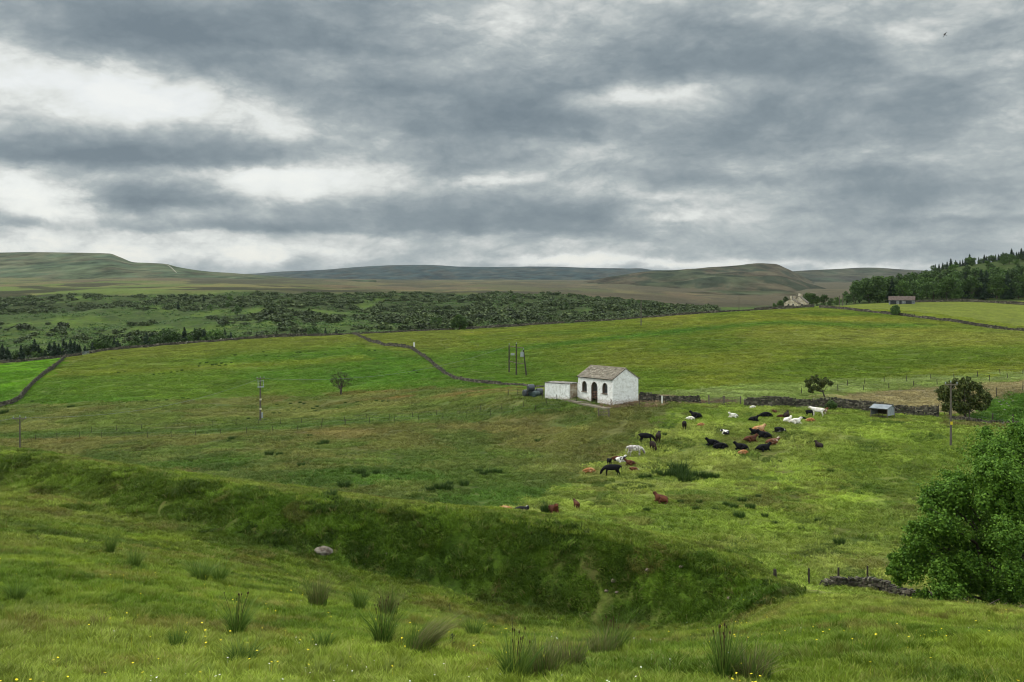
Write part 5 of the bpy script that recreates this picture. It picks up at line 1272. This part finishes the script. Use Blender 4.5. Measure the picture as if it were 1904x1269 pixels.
for i, (px, top) in enumerate(((1739,494),(1753,489),(1768,480),(1777,486),(1790,488),(1796,478),(1803,472),(1811,478),(1830,473),(1839,479),(1857,472),(1865,468),(1881,462),(1890,468),(1899,461),(1907,463),(1920,455),(1935,460),(1950,450),(1965,455),(1746,493),(1761,487),(1785,485),(1800,482),(1820,480),(1834,480),(1847,480),(1851,476),(1861,475),(1875,472),(1885,470),(1894,468),(1903,466),(1912,466),(1925,462))):
    Y = 860 + (i % 3) * 8; p = GY(px, Y); h = max(7, (-(top - Y0) / F * Y) - p.z)
    plant('conifer_tree', px, Y, h, 'c', 'spiky conifer on the skyline above the wood', 'tree', 'conifers on the skyline above the wood', .85 if h > 12 else 1.1)
for px in list(range(1725, 2000, 11)) + list(range(1760, 2000, 17)):
    Y = 790 + rw.uniform(-60, 60); plant('scrub_tree', px + rw.uniform(-4, 4), Y, rw.uniform(4, 7.5), 'b', 'low scrubby tree on the slope above the wood', 'tree', 'scrubby trees on the slope above the wood', 1.3)
# trees about the farmhouse and along the brow
for px, Y, h, k, lb in ((1452,525,5.5,'b','rounded tree immediately left of the farmhouse'),(1462,530,7,'b','taller leafy tree behind the left gable of the farmhouse'),(1440,535,4.5,'b','low bush at the left end of the farmhouse garden'),(1502,532,8,'b','tree overhanging the right side of the farmhouse'),(1510,540,7.5,'b','leafy tree second right of the farmhouse'),(1520,540,6,'b','dark round tree right of the farmhouse pole'),(1532,540,6.5,'b','spreading dark tree between farmhouse and wood'),(1545,542,4.5,'b','low tree at the left foot of the distant wood'),(1556,545,5,'b','small tree beside the paired poles'),
   (1333,560,4.2,'b','bushy dark conifer clump on the brow left of the thin pole'),(1351,560,3.2,'c','small pointed conifer on the brow, left of a pair'),(1362,560,2.8,'c','smallest pointed conifer on the brow by the thin pole'),(1285,575,4.5,'b','dark bush at the right end of the valley scrub'),(1272,580,3.8,'b','small dark bush beside the right end of the valley scrub'),(1309,570,2.5,'c','tiny conifer left of the brow clump'),(1541,760,5,'b','tiny solitary tree on the green slope right of the farmhouse')):
    plant('distant_tree' if k == 'b' else 'conifer_tree', px, Y, h, k, lb, 'tree', None, 1.0)
# shelter belt behind the crest wall, left
for (px, top, k) in [(4,640,'c'),(14,645,'c'),(27,650,'b'),(39,641,'c'),(48,646,'b'),(58,640,'b'),(64,630,'c'),(74,646,'b'),(84,650,'c'),(92,636,'c'),(101,634,'c'),(109,638,'c'),(118,630,'c'),(125,645,'b'),(131,630,'c'),(139,634,'c'),(148,640,'c'),(158,642,'c'),(172,636,'c'),(183,628,'b'),(191,622,'b'),(200,633,'b'),(212,628,'c'),(219,632,'c'),(233,640,'b'),(246,633,'b'),(255,626,'b'),(262,640,'b'),(272,618,'c'),(283,617,'c'),(291,625,'b'),(301,614,'b'),(311,612,'b'),(318,625,'b'),(331,622,'b'),(343,608,'c'),(351,624,'b'),(362,610,'c'),(371,612,'b'),(379,614,'c'),(390,620,'b'),(398,612,'b'),(408,616,'b'),(418,612,'c'),(429,617,'c'),(441,621,'b'),(457,622,'b'),(500,620,'b'),(575,613,'b'),(582,606,'b'),(605,610,'c'),(625,612,'c'),(-20,640,'c'),(-40,642,'b'),(-60,640,'c')]:
    Y = float(kdist(px, 12)) + rw.uniform(48, 74); p = GY(px, Y); h = (-(top - Y0) / F * Y) - p.z
    plant('conifer_tree' if k == 'c' else 'belt_tree', px, Y, min(22, h), k, 'dark conifer in the tree belt behind the crest wall' if k == 'c' else 'leafy tree in the belt behind the crest wall', 'tree', 'conifers in the tree belt behind the crest wall' if k == 'c' else 'leafy trees in the belt behind the crest wall', 1.15 if k == 'c' else .85)
    if px < 480:
        q = px + rw.uniform(3, 8); Y2 = Y + rw.uniform(-14, 10); h2 = ((-(top + rw.uniform(4, 14) - Y0) / F * Y2) - GY(q, Y2).z)
        plant('conifer_tree' if k == 'c' else 'belt_tree', q, Y2, min(20, max(4, h2)), k, 'dark conifer in the tree belt behind the crest wall' if k == 'c' else 'leafy tree in the belt behind the crest wall', 'tree', 'conifers in the tree belt behind the crest wall' if k == 'c' else 'leafy trees in the belt behind the crest wall', 1.25 if k == 'c' else .95)

# ------------------------------------------------------------------ gorse on the far valley side
def vis_points(n, y0, y1, dens, seed):
    rg = np.random.default_rng(seed); px = rg.uniform(-160, 1330, n); Y = np.exp(rg.uniform(math.log(y0), math.log(y1), n))
    X = (px - CX) / F * Y; z = H(X, Y); py = Y0 - F * z / Y
    keep = (rg.random(n) < dens(px, py, X, Y)) & (Y > np.interp(px, PXG, YK[13]) * 1.02) & (Y < np.interp(px, PXG, YK[16]) * 1.0)
    return X[keep], Y[keep], z[keep], px[keep], py[keep]
gx, gy, gz_, gpx, gpy = vis_points(9000, 520, 1130, gdens, 3)
rg = np.random.default_rng(8); gs = rg.uniform(.35, 1.35, len(gx)) ** 1.7 * (1 - .25 * smooth(800, 1100, gy))
order = np.argsort(-gs / gy * ((gpx > 0) & (gpx < 1904)))
def gorse_mesh(seed, per=420, size=.75):
    r = random.Random(seed); lb = []
    for i in range(8): a = r.uniform(0, 6.28); d = r.uniform(0, 3.0); lb.append((d * math.cos(a), d * math.sin(a) * .8, r.uniform(.7, 1.7), r.uniform(1.0, 1.7)))
    lb.append((0, 0, 1.5, 1.8))
    return lobes_crown(lb, per, size, seed, .85, .36)
GM = [gorse_mesh(60 + i) for i in range(5)]
GMM = [mesh_np('gorse_bush', v, f, LEAF_GORSE, {'rnd': ('FLOAT', 'POINT', r)}) for v, f, r in GM]
for i in order[:295]:
    o = link(bpy.data.objects.new('gorse_bush', GMM[i % 5])); s = gs[i]; o.location = (gx[i], gy[i], gz_[i] - .3); o.scale = (s * 1.25, s * 1.1, s); o.rotation_euler = (0, 0, (i * 1.7) % 6.28)
    tag(o, 'dark gorse bush on the far side of the valley', 'bush', 'gorse bushes on the far valley side')
VV = []; FF = []; RR = []; base = 0
for i in order[295:]:
    v, f, r = GM[i % 5]; sub = slice(0, len(v) // 4 // 2 * 4); v = v[sub]; a = (i * 1.7) % 6.28; s = gs[i]; c_, s_ = math.cos(a), math.sin(a)
    q = np.stack([(v[:, 0] * c_ - v[:, 1] * s_) * s * 1.25 + gx[i], (v[:, 0] * s_ + v[:, 1] * c_) * s * 1.1 + gy[i], v[:, 2] * s + gz_[i] - .3], 1)
    VV.append(q); FF.append(f[:len(v) // 4] + base); RR.append(np.clip(r[sub] * .8 + (i % 7) * .03, 0, 1)); base += len(q)
o = link(bpy.data.objects.new('undergrowth', mesh_np('undergrowth', np.concatenate(VV), np.concatenate(FF), LEAF_GORSE, {'rnd': ('FLOAT', 'POINT', np.concatenate(RR))}))); tag(o, 'mass of smaller gorse and bracken over the far valley side', 'undergrowth', kind='stuff')
# bracken between the gorse
LEAF_BRACKEN = leafmat('bracken', (58,84,38), (92,118,56), .15, var=.1)
bx_, by_, bz_, bpx, bpy_ = vis_points(7000, 520, 1120, lambda px, py, X, Y: smooth(.3, .6, fbm(X * .03, Y * .03, 96, 3)) * (py < 668), 12)
rgb_ = np.random.default_rng(13); nq = 26; nb_ = len(bx_)
c3 = np.stack([bx_, by_, bz_], 1)[:, None, :] + rgb_.normal(size=(nb_, nq, 3)) * np.array([1.6, 1.3, .28]) * rgb_.uniform(.5, 1.5, nb_)[:, None, None] + np.array([0, 0, .35])
n3 = rgb_.normal(size=(nb_ * nq, 3)) * .6 + np.array([0, -.2, .8]); n3 /= np.linalg.norm(n3, axis=1)[:, None]
v_, f_ = leaves(c3.reshape(-1, 3), n3, rgb_.uniform(.4, .95, nb_ * nq), rgb_, 1.6)
o = link(bpy.data.objects.new('bracken', mesh_np('bracken', v_, f_, LEAF_BRACKEN, {'rnd': ('FLOAT', 'POINT', np.repeat(rgb_.random(nb_ * nq), 4))}))); tag(o, 'green bracken covering the far valley side between the gorse', 'bracken', kind='stuff')
# scattered small trees amid the gorse
for px, py, h, k in ((354,552,6,'c'),(379,553,6,'c'),(429,556,8,'b'),(423,566,6,'b'),(391,571,6,'b'),(331,566,8,'c'),(441,577,9,'b'),(955,553,6,'b'),(1052,569,5.5,'b'),(1170,562,6,'b'),(1187,562,5,'b'),(806,600,6,'b'),(817,600,6,'b')):
    Y = np.linspace(560, 1100, 200); z = H((px - CX) / F * Y, Y); j = int(np.argmin(abs(Y0 - F * z / Y - (py + h * 1.2)))); plant('conifer_tree' if k == 'c' else 'distant_tree', px, float(Y[j]), h, k, 'small tree standing up out of the gorse on the far valley side', 'tree', 'small trees amid the far gorse', .9)

# ------------------------------------------------------------------ rushes
def blades(n, h, spread, wid, seed, lean=(0, 0), rad=.12, seg=3, droop=.3):
    rg = np.random.default_rng(seed); a = rg.uniform(0, 6.283, n); r0 = rad * np.sqrt(rg.random(n)); hh = h * rg.uniform(.35, 1.0, n); out = spread * rg.random(n) ** .8 * hh
    bx, by = r0 * np.cos(a), r0 * np.sin(a); dx, dy = np.cos(a + rg.normal(size=n) * .5) * out + lean[0] * hh, np.sin(a + rg.normal(size=n) * .5) * out + lean[1] * hh
    t = np.linspace(0, 1, seg + 1); pa = rg.uniform(0, 6.283, n); wx, wy = np.cos(pa) * wid * .5, np.sin(pa) * wid * .5
    V = []; rows = []
    for k in t:
        x = bx + dx * k ** 1.6; y = by + dy * k ** 1.6; z = hh * (k - droop * k ** 3 * (out / (hh + 1e-6)))
        w = (1 - k * .92); V.append(np.stack([np.stack([x - wx * w, y - wy * w, z], 1), np.stack([x + wx * w, y + wy * w, z], 1)], 1)); rows.append(k)
    V = np.stack(V, 1).reshape(n, -1, 3); m_ = 2 * (seg + 1); f = np.array([(2 * k, 2 * k + 1, 2 * k + 3, 2 * k + 2) for k in range(seg)])
    F_ = (np.arange(n)[:, None, None] * m_ + f[None]).reshape(-1, 4)
    ht = np.tile(np.repeat(t, 2), n); rn = np.repeat(rg.random(n), m_)
    return V.reshape(-1, 3), F_, rn, ht
def blade_mesh(name, mat, *a, **k):
    v, f, r, h = blades(*a, **k); return mesh_np(name, v, f, mat, {'rnd': ('FLOAT', 'POINT', r), 'ht': ('FLOAT', 'POINT', h)})
M_RUSH = leafmat('rush stems', (58,92,30), (116,136,58), .15, var=.12); M_RUSHB = leafmat('dead rush stems', (134,122,84), (88,100,50), .15, var=.1)
M_HEAD = simple('seed heads', (70,52,34), .9, .2)
FG = [(205,1034,52,.9,0,'thin upright rush clump at the far left of the meadow'),(250,1056,36,1.2,0,'low broad rush clump below the upright left one'),(372,1082,48,1.6,0,'wide row of rushes in the left of the meadow'),(408,1086,46,1.2,0,'rush clump at the right end of the left row'),(440,1186,88,1.0,0,'tall dark rush clump left of centre'),(452,1236,46,1.2,0,'short rush clump below the tall dark left one'),(330,1210,44,.8,0,'small rush clump near the bottom left'),(590,1132,62,1.1,1,'greyish rush clump in the left centre of the meadow'),(668,1136,54,1.0,0,'rush clump left in the central pair'),(722,1146,52,1.1,1,'browner rush clump right in the central pair'),(712,1206,88,.9,0,'tall rush clump beside the wind-blown one'),(776,1218,74,1.3,2,'wind-blown straw coloured rush clump leaning right'),(880,1188,46,1.0,0,'compact rush clump right of the wind-blown one'),(958,1275,92,1.0,0,'tall rush clump at the bottom edge, centre'),(1005,1262,76,1.1,1,'faded rush clump right of the bottom centre one'),(1055,1250,66,1.1,1,'spreading faded rush clump left of the dense one'),(1140,1222,78,1.0,0,'dense dark rush clump in the right centre'),(1118,1226,56,1.1,1,'brown based clump just left of the dense dark one'),(1345,1285,112,.8,0,'tallest rush clump with seed heads at the bottom right'),(1392,1282,70,1.3,1,'spreading clump right of the tallest seeding rushes'),(600,1210,36,1,0,'small clump of rushes left of the tall centre one'),(30,1120,40,1.2,0,'dark grassy clump at the left picture edge'),(1460,1110,16,1.2,1,'dry clump at the end of the bank')]
for i, (px, py, hp, wd, st, lb) in enumerate(FG):
    p = G(px, min(py, 1266)) if py <= 1266 else GY(px, G(px, 1266).y * .985)
    h = hp / F * p.y * 1.25; root = empty('rush_clump', p, 0, lb, 'rushes', 'rush clumps in the near meadow')
    mat = M_RUSH if st == 0 else M_RUSHB
    link(bpy.data.objects.new('stems', blade_mesh('stems', mat, int(250 * wd), h, .8 * wd if st != 2 else .5, .012, 300 + i, (.9, 0) if st == 2 else (.06, 0), .12 * wd, 4, .25)), root)
    if st: link(bpy.data.objects.new('green_stems', blade_mesh('green_stems', M_RUSH, int(200 * wd), h * .9, .3 * wd, .011, 340 + i, (.3, 0) if st == 2 else (0, 0), .2 * wd, 4, .25)), root)
    if st == 0 and hp > 60:
        m = MB(); r = random.Random(i)
        for _ in range(9): a = r.uniform(0, 6.28); q = r.uniform(.05, .3) * h * wd; z = h * r.uniform(.6, .82); m.tube([(math.cos(a) * q * .2, math.sin(a) * q * .2, 0), (math.cos(a) * q * .5, math.sin(a) * q * .5, z * .6), (math.cos(a) * q, math.sin(a) * q, z), (math.cos(a) * q, math.sin(a) * q, z + .008), (math.cos(a) * q, math.sin(a) * q, z + .035)], [.004, .003, .003, .011, .009], 4)
        m.build('seed_heads', M_HEAD, root)
M_RUSHD = leafmat('dark field rushes', (38,62,22), (70,94,36), .1, var=.2)
RM = [blade_mesh('rush_tuft', M_RUSHD, 260, .95, .55, .045, 400 + i, (0, 0), .45, 3, .4) for i in range(4)]
RP = [(640,907,1.1),(615,925,.6),(820,912,1.2),(832,913,1.1),(800,913,.8),(863,903,.9),(912,882,1.0),(925,881,1.0),(890,880,.9),(898,884,.8),(680,888,.8),(672,882,.9),(660,880,.7),(700,882,.8),(560,868,.8),(742,893,.5),(836,901,.6),(1000,822,.7),
 (1222,884,1.0),(1235,886,.9),(1248,886,1.2),(1262,880,1.9),(1268,888,1.5),(1285,888,1.2),(1300,888,1.1),(1316,889,1.1),(1330,889,.8),(1195,890,.8),(1205,888,.7),(1272,896,1.2),(1290,896,.9),(1022,953,1.4),(1017,955,1.0),(1265,936,.6),(1203,951,.6),(1410,925,.5),(1460,948,.5),(1520,970,.5),(1560,1012,.8),(1545,878,.6),(1450,860,.4),(1670,786,.6),(1395,946,.8),(1375,962,.9),(1365,945,.7),(1380,935,.8),(1350,940,.6),(1330,950,.5),(1300,935,.5),(1294,949,.6),(1422,962,.6),(1440,975,.5),(1490,985,.5),(1240,842,.6),(1236,810,.5),
 (508,770,.9),(520,770,.8),(536,765,.9),(548,764,.7),(556,760,.8),(582,762,1.0),(590,758,1.0),(586,766,.8),(462,780,.8),(494,782,.7),(515,754,.8),(540,752,.8),(558,750,.9),(565,752,.8),(642,750,.8),(664,749,.8),(628,760,.8),(700,747,.9),(712,748,.9),(722,748,.8),(500,848,1.0),(520,848,.8),(576,812,.6),(430,818,.8),(604,826,1.0),(596,828,.7),(425,822,.5),
 (437,662,1.2),(490,656,1.0),(495,662,.9),(518,664,1.0),(552,658,1.0),(558,657,1.0),(605,660,.8),(686,653,1.1),(697,653,1.0),(370,682,.8),(384,676,1.2),(372,677,1.0),(395,680,1.1),(402,679,1.1),(412,677,1.0),(408,682,1.1),(420,680,1.0),(430,676,.9),(330,692,1.0),(338,690,1.0),(318,694,1.0),(304,696,1.0),(296,697,.9),(286,698,.9),(770,690,.9),(775,694,.9),(760,696,.7),(220,694,.8),(232,693,.8),(155,678,.6),(208,668,.7),(215,669,.6),(135,757,1.1),(128,758,.9),(10,768,1.6),(4,770,1.6),(272,747,.8),(60,748,.9),(80,750,.7),(310,745,.8),(340,742,.9),(350,743,.7)]
for i, (px, py, s) in enumerate(RP):
    p = G(px, py); o = link(bpy.data.objects.new('rush_tuft', RM[i % 4])); o.location = p - Vector((0, 0, .05)); s *= 1.1 if py > 800 else .72; o.scale = (s * 1.2, s * 1.2, s); o.rotation_euler = (0, 0, i * 1.3)
    if p.y < 175 and px > 1000: tag(o, 'dark rush tuft growing in the cattle pasture', 'rushes', 'rush tufts in the cattle pasture')
    else: tag(o, 'dark rush tuft growing in the rough fields on the left', 'rushes', 'rush tufts in the rough left fields')
# upright thistle stems
for px, py, hp, lb in ((952,1177,34,'dark upright thistle stem in the meadow right of centre'),(841,1206,24,'thin dark thistle stem near the wind-blown rushes'),(836,1142,16,'short thistle stem right of the central rushes'),(70,1010,14,'small dark thistle at the left of the meadow')):
    p = G(px, py); h = hp / F * p.y; m = MB(); m.tube([(0, 0, -.05), (.01, 0, h * .5), (0, .01, h)], [.008, .008, .004], 5)
    r = random.Random(px)
    for j in range(26): t = r.uniform(.15, 1); a = r.uniform(0, 6.28); l = .05 * (1.2 - t * .6); z = h * t; m.poly([(0, 0, z), (math.cos(a) * l - .008, math.sin(a) * l, z + .02), (math.cos(a) * l * 1.3, math.sin(a) * l * 1.3, z + .045), (math.cos(a) * l, math.sin(a) * l - .008, z + .01)])
    m.tube([(0, .01, h), (0, .01, h + .03)], [.016, .01], 6)
    o = m.build('thistle', simple('thistle', (58,62,44), .9, .2) if px == 952 else bpy.data.materials['thistle']); o.location = p; tag(o, lb, 'thistle', 'thistles in the near meadow')

# ------------------------------------------------------------------ grass, laid in patches that follow the ground
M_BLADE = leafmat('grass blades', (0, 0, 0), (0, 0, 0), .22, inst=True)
def patch_mesh(name, n, R_, h0, h1, wid, seed, lean=.6, clump=5.0):
    rg = np.random.default_rng(seed); a = rg.uniform(0, 6.283, n); r = R_ * np.sqrt(rg.random(n)); cx_, cy_ = r * np.cos(a), r * np.sin(a)
    cl = fbm(cx_ * clump + seed, cy_ * clump, seed, 3); hh = (h0 + (h1 - h0) * np.clip((cl - .3) * 2.5, 0, 1)) * rg.uniform(.6, 1.15, n)
    d = vn(cx_ * clump * .8 + 31, cy_ * clump * .8, seed + 9) * 16 + rg.normal(size=n) * .5; l = hh * lean * rg.uniform(.4, 1.3, n); dx, dy = np.cos(d) * l + hh * .18, np.sin(d) * l
    pa = rg.uniform(0, 6.283, n); wx, wy = np.cos(pa) * wid * .5, np.sin(pa) * wid * .5
    z0 = -hh * .25
    V = np.stack([np.stack([cx_ - wx, cy_ - wy, z0], 1), np.stack([cx_ + wx, cy_ + wy, z0], 1), np.stack([cx_ + dx * .45 + wx * .7, cy_ + dy * .45 + wy * .7, hh * .6], 1), np.stack([cx_ + dx * .45 - wx * .7, cy_ + dy * .45 - wy * .7, hh * .6], 1), np.stack([cx_ + dx, cy_ + dy, hh * .95], 1)], 1).reshape(-1, 3)
    b = (np.arange(n) * 5)[:, None]; T = np.concatenate([b + np.array([[0, 1, 2]]), b + np.array([[0, 2, 3]]), b + np.array([[3, 2, 4]])], 1).reshape(-1, 3)
    return mesh_np(name, V, T, M_BLADE, {'rnd': ('FLOAT', 'POINT', np.repeat(np.clip(rg.random(n) * .55 + (cl - .35) * 1.3, 0, 1), 5)), 'ht': ('FLOAT', 'POINT', np.tile([0, 0, .6, .6, 1.0], n))})
def scatter(name, label, meshes, y0, y1, step, seed, colf, sc=(.85, 1.2), keep=None, wide=.62, kmul=1.0, kr=(.8, 1.2)):
    rg = np.random.default_rng(seed); ys = np.arange(y0, y1, step); X = []; Y = []
    for y in ys:
        xs = np.arange(-(wide * y + 4), wide * y + 4, step); X.append(xs + rg.uniform(-.5, .5, len(xs)) * step); Y.append(y + rg.uniform(-.5, .5, len(xs)) * step)
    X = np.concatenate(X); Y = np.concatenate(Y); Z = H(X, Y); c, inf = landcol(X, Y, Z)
    if keep is not None: ok = keep(X, Y, Z, inf); X, Y, Z, c = X[ok], Y[ok], Z[ok], c[ok]
    e = step * .5; gx_ = (H(X + e, Y) - H(X - e, Y)) / (2 * e); gy_ = (H(X, Y + e) - H(X, Y - e)) / (2 * e)
    yaw = rg.uniform(0, 6.283, len(X)); n = np.stack([-gx_, -gy_, np.ones(len(X))], 1); n /= np.linalg.norm(n, axis=1)[:, None]
    # Euler angles of tilt * yaw
    ax = np.stack([np.cos(yaw), np.sin(yaw), 0 * yaw], 1); xa = ax - n * (ax * n).sum(1)[:, None]; xa /= np.linalg.norm(xa, axis=1)[:, None]; ya_ = np.cross(n, xa)
    ry = -np.arcsin(np.clip(xa[:, 2], -1, 1)); rz = np.arctan2(xa[:, 1], xa[:, 0]); rx = np.arctan2(ya_[:, 2], n[:, 2])
    s = rg.uniform(*sc, len(X)); k = kmul * rg.uniform(*kr, len(X))
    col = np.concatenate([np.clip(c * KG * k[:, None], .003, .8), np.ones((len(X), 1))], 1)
    col_ = bpy.data.collections.new(name + ' sources')
    for i, me in enumerate(meshes): col_.objects.link(bpy.data.objects.new('%s_source_%02d' % (name, i), me))
    me = mesh_np(name, np.stack([X, Y, Z], 1), np.zeros((0, 3), int), None, {'rot': ('FLOAT_VECTOR', 'POINT', np.stack([rx, ry, rz], 1)), 'scl': ('FLOAT', 'POINT', s), 'idx': ('INT', 'POINT', rg.integers(0, len(meshes), len(X))), 'col': ('FLOAT_COLOR', 'POINT', col)})
    o = link(bpy.data.objects.new(name, me)); tag(o, label, 'grass', kind='stuff')
    ng = bpy.data.node_groups.new(name, 'GeometryNodeTree'); ng.interface.new_socket('Geometry', in_out='INPUT', socket_type='NodeSocketGeometry'); ng.interface.new_socket('Geometry', in_out='OUTPUT', socket_type='NodeSocketGeometry')
    gi = ng.nodes.new('NodeGroupInput'); go = ng.nodes.new('NodeGroupOutput'); ip = ng.nodes.new('GeometryNodeInstanceOnPoints'); ci = ng.nodes.new('GeometryNodeCollectionInfo')
    ci.inputs['Collection'].default_value = col_; ci.inputs['Separate Children'].default_value = True; ci.inputs['Reset Children'].default_value = True
    def na(nm, ty): a = ng.nodes.new('GeometryNodeInputNamedAttribute'); a.data_type = ty; a.inputs[0].default_value = nm; return a.outputs[0]
    ng.links.new(gi.outputs[0], ip.inputs['Points']); ng.links.new(ci.outputs[0], ip.inputs['Instance']); ip.inputs['Pick Instance'].default_value = True
    ng.links.new(na('idx', 'INT'), ip.inputs['Instance Index']); ng.links.new(na('rot', 'FLOAT_VECTOR'), ip.inputs['Rotation']); ng.links.new(na('scl', 'FLOAT'), ip.inputs['Scale'])
    ng.links.new(ip.outputs[0], go.inputs[0])
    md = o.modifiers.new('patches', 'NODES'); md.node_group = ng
    print(name, len(X)); return o
near_m = [patch_mesh('near_grass', 1500, .62, .03, .135, .011, 500 + i, .95, 5.5) for i in range(5)]
scatter('grass', 'short meadow grass on the near slope', near_m, 8.5, 36, .72, 1, None, kmul=2.05)
def tus(X, Y, Z, I): return (fbm(X * .5, Y * .5, 95, 3) > .5) & (np.random.default_rng(6).random(len(Y)) < .5)
scatter('grass', 'longer grass tussocks standing out of the meadow turf', [patch_mesh('tussock', 150, .16, .12, .27, .009, 580 + i, .9) for i in range(4)], 9, 44, .5, 7, None, keep=tus, kmul=1.7)
scatter('grass', 'bleached dead stems among the meadow grass', [patch_mesh('dead_stems', 14, .5, .2, .42, .006, 590 + i, .7) for i in range(4)], 9, 40, 1.2, 8, None, kmul=2.6)
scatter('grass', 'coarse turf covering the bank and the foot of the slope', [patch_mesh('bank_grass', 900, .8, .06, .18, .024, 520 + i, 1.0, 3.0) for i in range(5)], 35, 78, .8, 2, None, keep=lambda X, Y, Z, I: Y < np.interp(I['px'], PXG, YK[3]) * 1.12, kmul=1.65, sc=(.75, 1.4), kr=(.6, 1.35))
scatter('grass', 'matted grass of the cattle pasture and rough fields', [patch_mesh('field_grass', 1100, 2.1, .05, .28, .055, 540 + i, 1.3, 1.3) for i in range(5)], 72, 215, 2.7, 3, None, keep=lambda X, Y, Z, I: Y > np.interp(I['px'], PXG, YK[4]) * .98, kmul=1.95, sc=(.7, 1.5), kr=(.72, 1.25))
scatter('grass', 'long grass of the upper hillside fields', [patch_mesh('hill_grass', 1100, 3.3, .06, .24, .09, 560 + i, 1.3, .7) for i in range(5)], 212, 560, 4.3, 4, None, keep=lambda X, Y, Z, I: Y < np.interp(I['px'], PXG, YK[12]) * 1.02 + 30 * (I['px'] > 1500), kmul=1.75)

# ------------------------------------------------------------------ flowers
def flowers(name, label, rgb, n, size, seed, y0, y1, stem):
    rg = np.random.default_rng(seed); Y = np.exp(rg.uniform(math.log(y0), math.log(y1), n * 3)); X = rg.uniform(-.58, .58, n * 3) * Y
    ok = fbm(X * .35, Y * .35, seed, 3) > .5; X, Y = X[ok][:n], Y[ok][:n]; Z = H(X, Y); n = len(X); hh = rg.uniform(*stem, n); V = []; Fc = []; b = 0
    for x, y, z, h in zip(X, Y, Z, hh):
        s = size * rg.uniform(.7, 1.2); tx, ty = rg.uniform(-.35, .35, 2); ring = []
        for j in range(6): a = j * math.pi / 3; ring.append((x + s * math.cos(a), y + s * math.sin(a), z + h + s * (math.cos(a) * tx + math.sin(a) * ty) + s * .25))
        V += [(x, y, z + h)] + ring + [(x - .002, y, z), (x + .002, y, z)]
        Fc += [(b, b + 1 + j, b + 1 + (j + 1) % 6) for j in range(6)] + [(b + 7, b + 8, b)]; b += 9
    m_, nt, bs = newmat(name); bs.inputs['Base Color'].default_value = (*L3(*rgb), 1); bs.inputs['Roughness'].default_value = .5
    o = link(bpy.data.objects.new(name, mesh_np(name, V, Fc, m_))); tag(o, label, 'flowers', kind='stuff')
flowers('buttercups', 'tiny yellow buttercups scattered through the meadow', (236,214,30), 320, .017, 31, 9, 46, (.12, .24))
flowers('daisies', 'tiny white daisies and clover scattered through the meadow', (232,232,224), 160, .012, 32, 9, 46, (.08, .16))

# ------------------------------------------------------------------ the air between here and the hills
def haze():
    m = bpy.data.materials.new('haze'); m.use_nodes = True; nt = m.node_tree; nt.nodes.clear(); out = nt.nodes.new('ShaderNodeOutputMaterial'); v = nt.nodes.new('ShaderNodeVolumePrincipled')
    v.inputs['Color'].default_value = (.82, .9, 1.0, 1); v.inputs['Density'].default_value = HAZE; v.inputs['Anisotropy'].default_value = 0.0; nt.links.new(v.outputs[0], out.inputs['Volume'])
    z0 = float(_v[:, 2].min()) - 8; mb = MB(); mb.box((0, 6900, (z0 + 312) / 2), (42000, 14400, 312 - z0)); o = mb.build('haze', m); tag(o, 'thin pale air between the near fields and the far hills', 'haze', kind='stuff')
HAZE = 1.8e-5
haze()
